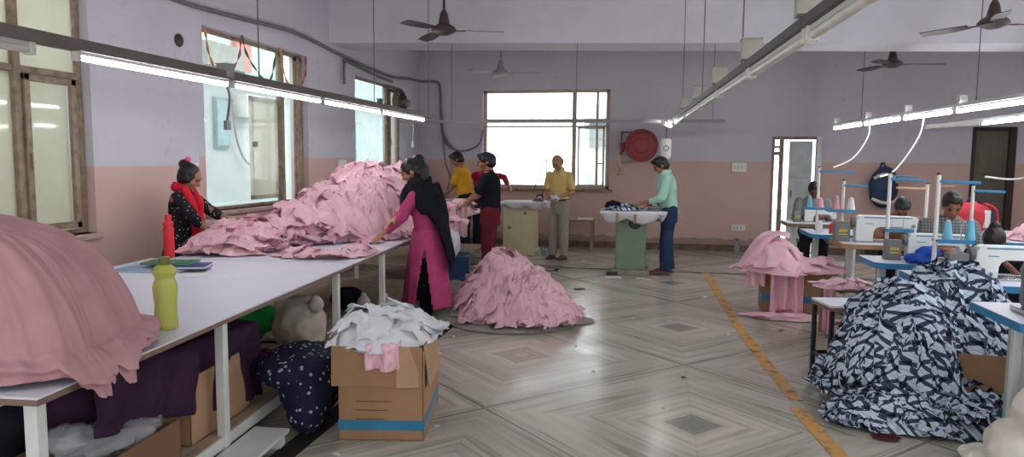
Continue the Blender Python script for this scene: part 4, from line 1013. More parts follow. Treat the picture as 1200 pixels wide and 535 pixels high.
# tricolour ribbons over the second window
def ribbon(nm, label, P, m_):
    b = B(); P = spline([V(p) for p in P], 8)
    rs = []
    for i, p in enumerate(P):
        a = i * .55; w_ = .014
        rs.append([p + V((math.sin(a) * w_, math.cos(a) * w_, 0)), p - V((math.sin(a) * w_, math.cos(a) * w_, 0))])
    b.rings(rs, False, False); return tag(b.obj(nm, m_, None, True, thick=.003, recalc=False), label, 'ribbon')
xr = -4.3
ribbon('paper_ribbon', 'orange twisted ribbon hanging at the left of the second window', [(xr, 6.38, 2.8), (xr, 6.42, 2.6), (xr, 6.5, 2.45), (xr, 6.55, 2.36)], mat('saffron', (214, 150, 90), .7))
ribbon('paper_ribbon', 'green twisted ribbon swagged across the second window', [(xr, 7.02, 2.84), (xr, 7.1, 2.66), (xr, 7.3, 2.5), (xr, 7.5, 2.4), (xr, 7.62, 2.5), (xr, 7.7, 2.74)], mat('ribbon_green', (50, 116, 84), .7))
ribbon('paper_ribbon', 'red twisted ribbon hanging left of the green swag', [(xr, 7.0, 2.82), (xr, 6.96, 2.62), (xr, 6.82, 2.45)], mat('ribbon_red', (190, 92, 84), .7))
ribbon('paper_ribbon', 'orange ribbon hanging at the mullion of the second window', [(xr, 7.8, 2.84), (xr, 7.86, 2.6), (xr, 8.0, 2.4), (xr, 8.06, 2.3)], bpy.data.materials['saffron'])
ribbon('paper_ribbon', 'faded red ribbon in the right top corner of the second window', [(xr, 8.44, 2.82), (xr, 8.42, 2.6), (xr, 8.3, 2.45)], bpy.data.materials['ribbon_red'])
# ---------------------------------------------------------------- ceiling fans
FM = mat('brown_fan', (70, 58, 56), .4); FM2 = mat('pale_fan', (150, 148, 150), .4)
def fan(label, loc, a0, m_, mb):
    o = thing('ceiling_fan', label, 'ceiling fan', loc)
    zc = 3.78 - loc[2]
    B().cone((0, 0, .08), (0, 0, zc - .02), .014).obj('downrod', m_, o)
    B().lathe((0, 0, zc - .09), [(0, .09), (.06, .09), (.05, .03), (.02, 0), (0, 0)], 20).obj('canopy', m_, o)
    B().lathe((0, 0, 0), [(0, -.05), (.05, -.05), (.12, -.02), (.13, .0), (.11, .03), (.06, .06), (.04, .16), (.02, .2), (0, .2)], 28).obj('motor', m_, o)
    for k in range(3):
        a = a0 + k * 2 * PI / 3; b = B()
        b.box((.16, 0, -.01), (.12, .04, .008)); b.rings([[(.2, -.05, -.015), (.2, .05, .0), (.2, .05, .006), (.2, -.05, -.009)], [(.45, -.075, -.03), (.45, .06, -.005), (.45, .06, .001), (.45, -.075, -.024)], [(.62, -.06, -.03), (.62, .04, -.01), (.62, .04, -.004), (.62, -.06, -.024)]])
        bmesh.ops.rotate(b.bm, verts=b.bm.verts, cent=(0, 0, 0), matrix=M.Rotation(a, 3, 'Z')); b.obj('blade', mb, o)
    return o
fan('brown ceiling fan hanging left of centre in front of the beam', (-2.14, 7.2, 2.87), R(10), FM, FM)
fan('pale ceiling fan hanging before the back window, beyond the beam', (-2.36, 11, 2.9), R(-5), FM2, FM2)
fan('brown ceiling fan at the right edge of the photo, nearest on that side', (2.92, 7.2, 2.8), R(15), FM, FM)
fan('brown ceiling fan beyond the beam above the sewing row', (3.05, 10.4, 2.86), R(-4), FM, FM)
# ---------------------------------------------------------------- lamp rails
TE = emit('lit_tube', (.93, .97, 1, 1), TUBE_EMIT); TOFF = mat('unlit_tube', (216, 214, 206), .35)
def rail(label, p0, p1, r=(.03, .025), m_=RAIL):
    p0, p1 = V(p0), V(p1); d = p1 - p0; o = thing('lamp_rail', label, 'lamp rail', p0, math.atan2(d.y, d.x))
    B().bb(0, d.length, -r[0], r[0], -r[1], r[1]).obj('channel', m_, o, bevel=.004); return o
def tube_lamp(label, p0, p1, lit=True, group=None, r=.02, box=True):
    p0, p1 = V(p0), V(p1); d = p1 - p0; L = d.length; o = thing('tube_light', label, 'tube light', p0, math.atan2(d.y, d.x), group)
    B().cone((.02, 0, 0), (L - .02, 0, 0), r, r, 12).obj('tube', TE if lit else TOFF, o)
    for x in (0, L - .03): B().bb(x, x + .03, -r - .004, r + .004, -r - .004, r + .02).obj('end_cap', WPL, o, bevel=.003)
    B().bb(.03, L - .03, -.014, .014, r * .8, r + .022).obj('batten', WPL, o)
    return o
def jbox(label, p, s=.09, m_=GREY, rz=0):
    o = thing('junction_box', label, 'junction box', p, rz)
    B().bb(-s / 2, s / 2, -s / 2, s / 2, 0, s, .006).obj('casing', m_, o); B().bb(-s / 2 - .004, s / 2 + .004, -s / 2 - .004, s / 2 + .004, s, s + .008).obj('lid', m_, o)
    return o
def wire(label, p, top=3.78, r=.005):
    return tag(B().tube([p, (p[0], p[1], top)], r, 6, False).obj('hanging_wire', CAB), label, 'wire')
LX = -2.9
rail('long grey lamp rail over the cutting tables', (LX, -1.5, 2.115), (LX, 9.1, 2.115), (.035, .03))
names = ['nearest lit tube over the foreground cutting table, left of the second window', 'lit tube crossing in front of the second left window', 'lit tube between the second and third left windows', 'farthest lit tube of the left rail, before the third window']
ys = [(3.2, 4.55), (4.58, 5.95), (5.98, 7.35), (7.38, 8.85)]
for nm, (a, c) in zip(names, ys): tube_lamp(nm, (LX, a, 2.055), (LX, c, 2.055), True, r=.015)
tube_lamp('unlit grey tube housing at the left edge of the photo', (LX, 1.6, 2.05), (LX, 2.95, 2.05), False)
for k, (a, c) in enumerate(((-1.4, -.1), (.1, 1.5))): tube_lamp(('lit tube of the left rail behind the viewer', 'lit tube of the left rail beside the viewer')[k], (LX, a, 2.05), (LX, c, 2.05), True)
jbox('grey junction box on the left rail before the second window', (LX, 4.52, 2.1), .085, mat('pale_grey_box', (168, 168, 168), .5))
jbox('grey junction box on the left rail near the third window', (LX, 7.36, 2.14), .05)
wire('thin wire holding the left rail before the second window', (LX + .0, 4.95, 2.14))
wire('thin wire holding the left rail left of the third window', (LX, 7.2, 2.14))
wire('thin wire holding the left rail at its far end', (LX, 9.05, 2.14))
# cross pipe and centre rail
pp = thing('cross_pipe', 'thin grey pipe hanging crosswise before the back wall', 'pipe', (0, 9.3, 2.06))
B().bb(-3.4, .85, -.02, .02, -.02, .02).obj('pipe', PIPE, pp); 
for x, lb in ((-2.66, 'left'), (-1.0, 'middle'), (.7, 'right')): wire('thin wire holding the cross pipe at its %s' % lb, (x, 9.3, 2.08))
cx = lambda y: .62 - .052 * (y - 2.4)
rail('dark centre lamp rail running away over the aisle', (cx(-1), -1, 2.10), (cx(9.5), 9.5, 2.10), (.035, .022), mat('dark_rail', (78, 74, 72), .5))
yy = .55; k = 0
ords = ['nearest', 'second', 'third', 'fourth', 'fifth', 'sixth', 'seventh']
while yy < 8.2:
    tube_lamp('unlit white tube under the centre rail, %s from the viewer' % ords[k], (cx(yy), yy, 2.045), (cx(yy + 1.22), yy + 1.22, 2.045), False, r=.02)
    if k: jbox('pale ballast box on top of the centre rail, %s from the viewer' % ords[k - 1], (cx(yy), yy, 2.125), .11, mat('ballast_ivory', (178, 174, 164), .5) if k == 1 else bpy.data.materials['ballast_ivory'], -.045)
    yy += 1.25; k += 1
tube_lamp('short lit tube at the far end of the centre rail above the hose reel', (.2, 9.62, 2.02), (.1, 9.1, 1.94), True)
for x, y in ((.46, 4.6), (.36, 6.6), (.28, 8.5)): wire('thin wire holding the centre rail' + {4.6: ', nearest one', 6.6: ', middle one', 8.5: ', farthest one'}[y], (cx(y), y, 2.15))
# right rows
rx = lambda y: 2.68 + .075 * (11.6 - y)
names = ['farthest lit tube of the long right row', 'fourth lit tube of the long right row', 'third lit tube of the long right row', 'second lit tube of the long right row, over the plaid shirt', 'lit tube of the long right row at the right edge of the photo']
y = 11.7
rail('white lamp rail over the sewing machines', (rx(11.7), 11.7, 2.135), (rx(-1), -1, 2.135), (.02, .018), WPL)
for k in range(9):
    lb = names[k] if k < 5 else 'lit tube of the long right row, %s past the right edge of the photo' % ['first', 'second', 'third', 'fourth'][k - 5]
    tube_lamp(lb, (rx(y), y, 2.08), (rx(y - 1.22), y - 1.22, 2.08), True)
    if k < 5: jbox('small white holder above the long right row of tubes, %s from the back' % ['first', 'second', 'third', 'fourth', 'fifth'][k], (rx(y), y - .1, 2.15), .07, WPL)
    y -= 1.25
for k, (a, lit) in enumerate(((12.0, False), (10.75, True), (9.5, True), (8.2, True), (6.9, True), (5.6, True), (4.3, True), (3.0, True), (1.7, True), (.4, True))):
    x = 4.32
    tube_lamp({0: 'unlit tube of the second right row, above the olive door', 1: 'lit tube of the second right row at the right edge'}.get(k, 'lit tube of the second right row, %s past the right edge of the photo' % ['', '', 'first', 'second', 'third', 'fourth', 'fifth', 'sixth', 'seventh', 'eighth'][k]), (x - (.3 if k == 0 else 0), a if k else 11.9, 2.1), (x, a - 1.22, 2.1), lit)
rail('white lamp rail of the second right row', (4.32, 11.9, 2.155), (4.32, -1, 2.155), (.02, .018), WPL)
for k, (x, y, lb) in enumerate(((2.75, 10.6, 'over the far end of the right row'), (3.0, 7.6, 'over the middle of the right row'))): wire('thin wire ' + lb, (rx(y), y, 2.15))
for P, lb in (([(2.75, 10.2, 2.1), (2.72, 10.1, 1.9), (2.5, 9.9, 1.62), (2.2, 9.6, 1.5)], 'pale cord curving from the tubes to the far thread stand'), ([(2.9, 8.7, 2.1), (2.8, 8.5, 1.85), (2.5, 8.2, 1.5), (2.2, 7.7, 1.42)], 'pale cord curving from the tubes to the middle thread stand'), ([(5.0, 9.3, 1.95), (4.3, 8.8, 1.6), (3.6, 8.0, 1.42), (2.7, 6.6, 1.45)], 'pale cord sagging before the olive door')):
    tag(B().tube(P, .009).obj('power_cord', WPL), lb, 'cord')
# ---------------------------------------------------------------- sewing row
MW = mat('machine_white', (226, 230, 226), .35, .02, 6); CTL = mat('control_grey', (116, 116, 116), .5, .05, 8); YLB = mat('yellow_label', (206, 190, 70), .5)
STEEL = mat('bright_steel', (180, 182, 184), .25, metal=.9, var=.03); WEDGE = mat('wood_edging', (178, 136, 92), .6, .08, 8)
def sewing_table(label, x0, y0, w_, d_, edge=BLUE, z=.76):
    o = thing('sewing_table', label, 'sewing table', (x0, y0, 0)); c = .09
    poly = [(c, 0), (w_ - c, 0), (w_, c), (w_, d_), (0, d_), (0, c * .6)]
    B().prism([(a * .996 + .002, b_ * .996 + .001) for a, b_ in poly], z - .01, z + .002, 'XY').obj('tabletop', WHT, o, smooth=False)
    B().prism(poly, z - .045, z - .001, 'XY').obj('edging', edge, o, smooth=False)
    for x in (.12, w_ - .12):
        b = B(); b.bb(x - .03, x + .03, d_ / 2 - .02, d_ / 2 + .02, .05, z - .045); b.obj('leg', LEG, o, bevel=.004)
        b = B(); b.bb(x - .03, x + .03, .02, d_ - .02, 0, .05); b.obj('foot', LEG, o, bevel=.004)
    B().bb(.12, w_ - .12, d_ / 2 - .015, d_ / 2 + .015, .2, .24).obj('stretcher', LEG, o)
    B().box((w_ / 2, d_ / 2 + .02, .1), (.4, .26, .02), (R(12), 0, 0)).obj('treadle', CTL, o)
    b = B().lathe((w_ * .62, d_ / 2 - .1, z - .2), [(0, 0), (.09, 0), (.1, .02), (.1, .18), (.08, .2), (0, .2)], 24, 'Y'); b.obj('motor', CTL, o)
    return o
def sewing_machine(label, x, y, s=1.0, z=.762, ctl=True):
    o = thing('sewing_machine', label, 'sewing machine', (x, y, z))
    poly = [(0, .0), (0, .19), (.02, .225), (.05, .235), (.47, .23), (.5, .21), (.5, .075), (.475, .06), (.43, .06), (.42, .09), (.40, .125), (.37, .135), (.19, .135), (.16, .12), (.145, .09), (.14, .0)]
    B().prism([(a * s, c * s) for a, c in poly], -.05 * s, .05 * s).obj('machine_head', MW, o, bevel=.008)
    B().bb(-.0, .52 * s, -.09 * s, .09 * s, 0, .014).obj('bed', STEEL, o, bevel=.003)
    B().bb(.06 * s, .45 * s, -.052 * s, -.0505 * s, .212 * s, .221 * s).obj('blue_stripe', BLUE, o)
    B().bb(.07 * s, .14 * s, -.052 * s, -.0505 * s, .16 * s, .166 * s).obj('blue_mark', BLUE, o)
    b = B().cone((-.03 * s, 0, .17 * s), (0, 0, .17 * s), .045 * s, .05 * s, 20); b.obj('handwheel', CTL, o)
    b = B(); b.cone((.455 * s, 0, .07 * s), (.455 * s, 0, .02 * s), .006, .004, 8); b.cone((.44 * s, 0, .07 * s), (.44 * s, 0, .018), .004, .004, 8); b.box((.44 * s, 0, .018), (.02, .03, .006)); b.obj('needle_bar', STEEL, o)
    b = B().cone((.46 * s, -.05 * s, .15 * s), (.46 * s, -.07 * s, .15 * s), .016 * s, .012 * s, 14); b.obj('tension_dial', STEEL, o)
    if ctl:
        c = B().bb(-.17 * s, -.045 * s, -.05 * s, .05 * s, 0, .175 * s, .008).obj('control_box', CTL, o)
        B().bb(-.14 * s, -.07 * s, -.053 * s, -.05 * s, .085 * s, .11 * s).obj('label_plate', YLB, c); B().bb(-.14 * s, -.07 * s, -.053 * s, -.05 * s, .06 * s, .07 * s).obj('label_plate', YLB, c)
    return o
def thread_stand(label, x, y, top, arm, tray_z, z=.76, tray=(-.06, .22), am=BLUE, pole=.016, arm2=None, pm=WPL):
    o = thing('thread_stand', label, 'thread stand', (x, y, z)); h = top - z
    B().cone((0, 0, 0), (0, 0, h), pole, pole * .9, 12).obj('pole', pm, o)
    B().lathe((0, 0, 0), [(0, 0), (.03, 0), (.03, .015), (0, .015)], 14).obj('base', CTL, o)
    B().cone((0, 0, h), (0, 0, h + .015), pole * 1.2, pole, 12).obj('cap', DK, o)
    B().box((arm / 2, 0, h - .05), (abs(arm), .03, .022), (0, R(1.5), 0), .004).obj('thread_arm', am, o)
    if arm2: B().box((arm2 / 2, .06, h - .02), (abs(arm2), .02, .01), (0, 0, R(8)), .003).obj('thread_arm', am, o)
    if tray_z:
        t = B().bb(tray[0], tray[1], -.07, .07, tray_z - z - .008, tray_z - z + .008, .004).obj('tray', CTL, o)
        B().bb(tray[0] - .004, tray[1] + .004, -.075, -.068, tray_z - z - .014, tray_z - z + .014).obj('tray_edge', BLUE, t)
        for u in (tray[0] + .06, tray[1] - .06): B().cone((u, 0, tray_z - z), (u, 0, tray_z - z + .12), .004, .003, 8).obj('spool_pin', STEEL, t)
    return o
CM = {k: mat(k + '_thread', c, .8, .03, 60) for k, c in dict(light_blue=(120, 190, 214), pink=(226, 160, 170), white=(226, 226, 226), red=(190, 60, 60)).items()}
def cone_(label, x, y, z, m_, h_=.13, r_=.034):
    o = thing('thread_cone', label, 'thread cone', (x, y, z))
    B().lathe((0, 0, 0), [(0, 0), (r_, 0), (r_, .01), (r_ * .55, h_), (0, h_)], 20).obj('thread', CM[m_], o); B().cone((0, 0, h_), (0, 0, h_ + .012), .012, .01, 10).obj('tip', WPL, o)
# A0: nearest table, mostly outside the frame
sewing_table('blue-edged sewing table at the right edge of the photo, nearest to the viewer', 1.82, 3.9, 1.15, .64)
o = thing('steel_motor_unit', 'grey metal machine body standing on the nearest sewing table', 'machine', (2.03, 4.22, .762))
B().bb(-.1, .12, -.1, .1, 0, .03, .005).obj('base', STEEL, o); B().lathe((0, 0, .03), [(0, 0), (.08, 0), (.095, .04), (.09, .14), (.1, .2), (.08, .25), (0, .26)], 24).obj('housing', GREY, o)
B().cone((-.02, -.08, .2), (-.02, -.13, .2), .03, .03).obj('dial', STEEL, o); B().cone((.05, 0, .26), (.05, 0, .34), .01, .01).obj('post', STEEL, o)
o = thing('machine_stand', 'pale grey steel stand panel under the nearest sewing table', 'stand', (2.1, 4.2, 0))
B().bb(-.15, .2, -.16, .16, .04, .7, .006).obj('panel', mat('pale_grey_steel', (176, 182, 180), .5, .04, 6), o); B().tube([(-.05, -.17, .62), (-.04, -.2, .5), (.0, -.19, .4), (.03, -.17, .55)], .006).obj('cable', DK, o)
B().bb(-.18, .22, -.2, .2, 0, .04).obj('foot', CTL, o)
tag(bundle('cream_cloth', [((1.93, 3.82, .32), (.17, .17, .2)), ((1.86, 3.86, .15), (.2, .2, .15)), ((1.75, 4.0, .04), (.14, .16, .045)), ((2.0, 3.75, .42), (.12, .12, .1))], cloth('cream_cotton', (222, 216, 204), .04, .3), .012, .014, 7), 'cream white cloth draped over something at the bottom right corner', 'cloth')
# A1
sewing_table('blue-edged sewing table behind the plaid heap, second from the viewer', 1.82, 5.17, 1.15, .6)
sewing_machine('white sewing machine nearest the viewer, its arch in full view', 2.2, 5.48, 1.0)
thread_stand('thread stand with long blue arm beside the nearest white machine', 2.02, 5.68, 1.475, .27, 1.0, tray=(0, .23))
cone_('light blue thread cone on the left of the nearest tray', 2.1, 5.68, 1.01, 'light_blue'); cone_('light blue thread cone on the right of the nearest tray', 2.25, 5.68, 1.01, 'light_blue', .14)
tag(B().box((2.38, 5.62, .99), (.36, .2, .012), (0, R(3), R(10))).obj('paper_pattern', mat('grey_paper', (176, 180, 190), .7)), 'grey-white folded sheet behind the nearest thread tray', 'sheet') if False else None
# A2
sewing_table('blue-edged sewing table with the blue cloth, third from the viewer', 1.76, 6.14, 1.12, .5)
sewing_machine('white sewing machine in front of the plaid-shirted man', 2.06, 6.4, .95)
thread_stand('thread stand with two blue arms before the brown-shirted man', 1.94, 6.5, 1.47, .26, 1.0, tray=(-.03, .18), arm2=.2)
bc = bundle('blue_cloth', [((2.1, 6.2, .80), (.11, .09, .05)), ((2.16, 6.2, .85), (.08, .08, .05))], cloth('royal_blue_cloth', (46, 84, 176), .1, .3), .01, .014, 12)
tag(bc, 'royal blue cloth lying on the third sewing table', 'cloth')
# A3
sewing_table('wood-edged sewing table before the brown-shirted man', 1.86, 7.5, 1.12, .6, WEDGE)
sewing_machine('white sewing machine on the wood-edged table, long plain back', 2.02, 7.8, 1.15)
thread_stand('thread stand with white tray of two cones, near the door', 1.95, 8.02, 1.37, .24, 1.06, tray=(-.16, .12))
cone_('pink thread cone on the white tray near the door', 1.89, 8.02, 1.07, 'pink'); cone_('white thread cone on the white tray near the door', 2.03, 8.02, 1.07, 'white', .12, .04)
# A4
sewing_table('blue-edged sewing table farther back, with a pale machine', 1.75, 8.45, 1.15, .72)
sewing_machine('small pale overlock machine on the farther blue-edged table', 2.3, 8.75, .6, ctl=False)
thread_stand('thread stand before the doorway with a thin blue arm', 1.91, 9.0, 1.5, .4, 1.02, tray=(-.14, .16), arm2=None)
cone_('light blue thread cone before the doorway', 1.82, 9.0, 1.03, 'light_blue'); cone_('pink thread cone before the doorway', 1.93, 8.97, 1.03, 'pink', .11, .045)
tag(B().lathe((1.86, 8.62, .762), [(0, 0), (.035, 0), (.035, .14), (0, .14)], 16).obj('white_reel', CM['white']), 'white thread reel standing on the farther blue-edged table', 'thread reel')
tag(B().lathe((1.99, 8.6, .762), [(0, 0), (.03, 0), (.03, .08), (.015, .12), (0, .12)], 16).obj('red_reel', CM['red']), 'red thread reel on the farther blue-edged table', 'thread reel')
# A5
sewing_table('brown-edged sewing table by the doorway, farthest of the row', 1.75, 9.9, 1.0, .55, EDG)
sewing_machine('dark grey sewing machine before the man in the doorway', 2.0, 10.2, .8, ctl=True)
# second column
sewing_table('white sewing table in the second column, under the red bag', 3.25, 9.0, 1.3, .6)
sewing_table('white sewing table at the right edge, under the pink garments', 3.55, 8.1, 1.3, .6)
sewing_machine('white sewing machine in the second column behind the plaid-shirted man', 2.9, 9.3, .9) if False else None
thread_stand('white thread stand with a wooden arm behind the plaid-shirted man', 3.0, 8.75, 1.33, -.32, None, z=.0, am=mat('pale_wood_arm', (196, 160, 124), .6), pole=.02, arm2=.3)
thread_stand('white thread stand with short blue arm left of the olive door', 2.85, 7.2, 1.36, .26, None, z=0)
tag(heap('pink_garments', lambda x, y: bump2(x, y, 4.05, 8.4, .35, .3, .16), (3.6, 4.5), (8.1, 8.7), .765, PINK, None, 40, 16, (.15, .3), .03, 8, 31), 'pink garments piled on the table at the right edge', 'cloth heap', kind='stuff')
# bags
NVB = mat('navy_bag', (40, 56, 84), .7, .1, 8); CRB = mat('cream_bag', (206, 202, 188), .7)
bg_ = thing('backpack', 'navy and cream backpack hanging on the back wall', 'backpack', (3.72, 12.8, 1.15))
b = B().ell((0, 0, .0), (.23, .13, .33)); b.ell((.02, 0, .1), (.2, .13, .26)); fuse(b, 'body', NVB, bg_, .015, 3, .008, 6)
b = B().ell((-.02, -.1, -.14), (.19, .08, .13)); fuse(b, 'front_pocket', NVB, bg_, .012, 3)
b = B().tube([(-.18, -.12, .16), (-.05, -.15, .23), (.1, -.14, .2), (.18, -.1, .1)], .025); b.obj('cream_band', CRB, bg_)
b = B().tube([(-.2, -.13, -.17), (-.05, -.19, -.23), (.1, -.18, -.22), (.19, -.1, -.16)], .025); b.obj('cream_band', CRB, bg_)
B().tube([(-.06, .05, .3), (0, .08, .42), (.06, .05, .3)], .012).obj('handle', NVB, bg_)
B().cone((0, .2, .4), (0, .05, .4), .01).obj('hook', DK, bg_)
RB = mat('red_bag_nylon', (204, 50, 66), .6, .06, 6)
rb = thing('red_bag', 'red bag with white and dark panel standing on the second-column table', 'bag', (3.68, 9.25, .765))
b = B().ell((0, 0, .17), (.2, .14, .18)); b.ell((-.03, 0, .2), (.2, .12, .16)); fuse(b, 'body', RB, rb, .012, 3, .01, 8)
B().box((.1, -.11, .16), (.07, .04, .2), (0, 0, .4), .01).obj('white_panel', WPL, rb); B().box((.16, -.08, .16), (.06, .04, .16), (0, 0, .6), .01).obj('dark_panel', NVB, rb)
B().tube([(.08, -.05, .34), (.2, -.06, .28), (.24, -.05, .15), (.2, -.04, .04)], .014).obj('strap', RB, rb)
B().tube([(-.08, 0, .35), (0, 0, .43), (.06, 0, .35)], .012).obj('handle', NVB, rb)
# small table left of the sewing row with plaid heap
st = thing('stool', 'square stool with white top and black legs beside the plaid heap', 'stool', (1.42, 5.55, 0), R(12))
B().bb(-.2, .2, -.16, .16, .53, .545).obj('seat', WHT, st, smooth=False); B().bb(-.2, .2, -.16, .16, .505, .53).obj('seat_edge', EDG, st, smooth=False)
for x in (-.18, .18):
    for y in (-.14, .14): B().bb(x - .014, x + .014, y - .014, y + .014, 0, .505).obj('leg', DK, st)
b = B(); b.bb(-.18, .18, -.15, -.13, .12, .145); b.bb(-.18, .18, .13, .15, .12, .145); b.bb(-.19, -.17, -.14, .14, .12, .145); b.bb(.17, .19, -.14, .14, .12, .145); b.obj('stretcher', DK, st)
carton('brown carton under the plaid heap by the nearest tables', (1.98, 5.0, 0), R(-6), .66, .36, .38, CARD, (.0, .05), (0, 0, 0, 0))
B0 = B().box((2.06, 4.812, .20), (.16, .002, .035), (0, 0, R(-6))); tag(B0.obj('tape_strip', TAPE), 'short blue tape strip on the front of the plaid-heap carton', 'tape')
def h5(x, y):
    v = [bump2(x, y, 1.62, 5.0, .36, .36, .6, 2.6), bump2(x, y, 1.48, 4.98, .3, .34, .48, 2.4), bump2(x, y, 1.95, 5.12, .44, .26, .68, 3)]
    h = max(v); return h * (1 + .12 * noise.noise(V((x * 4, y * 4, 2)))) if h > 0 else h
tag(heap('plaid_garment_heap', h5, (1.05, 2.45), (4.55, 5.5), .06, PLAID, None, 130, 170, (.2, .38), .058, 8, 41), 'waist-high heap of navy and white plaid garments over a carton', 'cloth heap', kind='stuff')
tag(heap('plaid_garments_on_floor', lambda x, y: max(bump2(x, y, 1.42, 4.55, .36, .22, .1, 3), bump2(x, y, 1.75, 4.5, .3, .2, .08, 3)), (.95, 2.15), (4.2, 4.85), .008, PLAID, None, 80, 60, (.2, .34), .042, 9, 43), 'low scatter of plaid garments on the marble floor', 'cloth heap', kind='stuff')
tag(heap('red_scrap', lambda x, y: bump2(x, y, 1.33, 4.27, .07, .05, .012), (1.2, 1.45), (4.2, 4.35), .006, MAR, None, 14, 2, (.06, .08), .01, 20, 3), 'tiny dark red cloth scrap on the floor before the plaid garments', 'cloth scrap')
# pink box
carton('brown carton with blue tape under light pink cloth, mid right', (1.48, 7.92, 0), R(-3), .66, .42, .46, CARD, (.12, .19), (0, 0, 0, 0))
h6 = lambda x, y: max(bump2(x, y, 1.25, 7.85, .34, .42, .26, 2.4), bump2(x, y, 1.6, 7.8, .36, .22, .1))
tag(heap('light_pink_cloth', h6, (.8, 2.0), (7.3, 8.3), .44, PINK3, None, 90, 12, (.3, .5), .022, 4.5, 51), 'light pink cloth heaped on the mid-right carton', 'cloth')
drape('hanging_pink_cloth', (1.2, 7.63, .5), (1.52, 7.63, .5), .5, (0, -1, 0), PINK3, 'light pink cloth falling from the mid-right carton to the floor', 'cloth', folds=3, amp=.035, ragged=.04, top=.14)
drape('pink_cloth_end', (.98, 7.7, .52), (1.16, 7.64, .52), .24, (-.4, -1, 0), PINK3, 'short pink cloth end hanging at the left corner of the mid-right carton', 'cloth', folds=2, amp=.03, top=.1, seed=3)
tag(heap('pink_cloth_on_floor', lambda x, y: max(bump2(x, y, 1.42, 7.45, .4, .14, .05), bump2(x, y, 1.15, 7.55, .25, .1, .03)), (.8, 1.95), (7.2, 7.65), .006, PINK3, None, 50, 8, (.2, .3), .018, 6, 53), 'light pink cloth trailing on the floor below the mid-right carton', 'cloth')
ws = thing('wooden_stool', 'small wooden stool draped with pink cloth by the sewing row', 'stool', (1.72, 6.82, 0))
B().bb(-.2, .17, -.15, .15, .42, .45).obj('seat', WD, ws, bevel=.003)
for x in (-.17, .14):
    for y in (-.12, .12): B().bb(x - .018, x + .018, y - .018, y + .018, 0, .42).obj('leg', WD, ws)
B().bb(-.17, .14, -.13, -.11, .12, .15).obj('stretcher', WD, ws)
tag(heap('pink_stool_cloth', lambda x, y: bump2(x, y, 1.7, 6.8, .26, .2, .06), (1.4, 2.0), (6.55, 7.05), .452, PINK3, None, 30, 8, (.2, .3), .02, 7, 57), 'pink cloth on the seat of the small wooden stool', 'cloth')
drape('stool_drape', (1.5, 6.66, .47), (1.6, 6.66, .47), .42, (-.2, -1, 0), PINK3, 'pink cloth hanging from the small wooden stool to the floor', 'cloth', folds=1.5, amp=.03, top=.1, seed=2)
# litter on the floor
LIT = mat('lint_white', (206, 204, 200), .9); rnd = random.Random(9)
for k, (x, y, sz) in enumerate(((.62, 8.4, .09), (.06, 9.75, .1), (-.7, 9.1, .12), (.25, 5.2, .03), (.7, 6.6, .05), (.8, 6.5, .04), (.55, 6.5, .03), (-.85, 8.6, .12), (-1.2, 3.9, .03), (-1.6, 3.4, .04), (-1.7, 6.0, .04), (-1.75, 5.7, .03), (-1.65, 5.4, .04), (-.6, 5.9, .02), (-.4, 5.2, .02), (1.2, 6.9, .05), (.1, 4.5, .02), (-.1, 9.55, .2), (-.5, 9.6, .22))):
    b = B(); b.box((x, y, .006), (sz, sz * rnd.uniform(.25, .7), .008), (0, 0, rnd.uniform(0, 3)))
    LB = ['white scrap beyond the yellow line before the pink-draped carton', 'white crumpled scrap behind the feet of the man in mint', 'pale strip of cloth on the floor right of the older man', 'brown scrap in the middle of the near aisle', 'white lint left of the yellow line, farthest of three', 'white lint left of the yellow line, middle of three', 'white lint left of the yellow line, nearest of three', 'dark strip on the floor behind the pink pile', 'white scrap right of the tall aisle carton', 'white scrap at the front of the tall aisle carton', 'white scrap on the black inlay behind the tall carton', 'brown scrap on the black inlay line', 'white scrap on the black inlay nearest the tall carton', 'small white speck right of the pink floor pile', 'white speck in the left aisle', 'brown scrap by the wooden stool', 'tiny white speck beside the dark floor diamond', 'white strip at the foot of the green cabinet', 'long white scrap at the left foot of the green cabinet']
    tag(b.obj('lint_scrap', LIT if k % 4 != 3 else mat('brown_scrap', (96, 76, 64), .9)), LB[k], 'scrap', 'scraps on the floor')
# ---------------------------------------------------------------- people materials
MT['floral'] = print_mat('black_floral_print', (26, 26, 30), (206, 196, 196), 36, .17, (150, 90, 92)); MT['redscarf'] = cloth('red_scarf', (196, 34, 48), .1, .4)
MT['magenta'] = cloth('magenta_kurta', (178, 70, 114), .08, .25); MT['black'] = cloth('black_cotton', (26, 27, 33), .12, .3); MT['leg'] = cloth('black_legging', (22, 22, 26), .1, .2)
MT['yellow'] = cloth('yellow_tee', (214, 158, 44), .06, .25); MT['polo'] = cloth('pale_yellow_polo', (216, 188, 124), .05, .25); MT['red'] = cloth('red_shirt', (190, 40, 58), .08, .3)
MT['khaki'] = cloth('grey_beige_trouser', (158, 150, 138), .05, .25); MT['maroon'] = cloth('maroon_trouser', (98, 34, 42), .08, .25); MT['mint'] = cloth('mint_shirt', (160, 202, 184), .05, .25)
MT['denim'] = cloth('blue_denim', (42, 58, 84), .12, .25); MT['greyshirt'] = cloth('grey_green_shirt', (124, 132, 128), .06, .25); MT['brownshirt'] = cloth('tan_brown_shirt', (150, 112, 90), .06, .25)
MT['check'] = check_mat('grey_check_shirt', (128, 130, 132), (64, 66, 70)); MT['dark'] = cloth('dark_trouser', (44, 44, 50), .08, .2); MT['darktop'] = cloth('charcoal_top', (44, 42, 48), .08, .3)
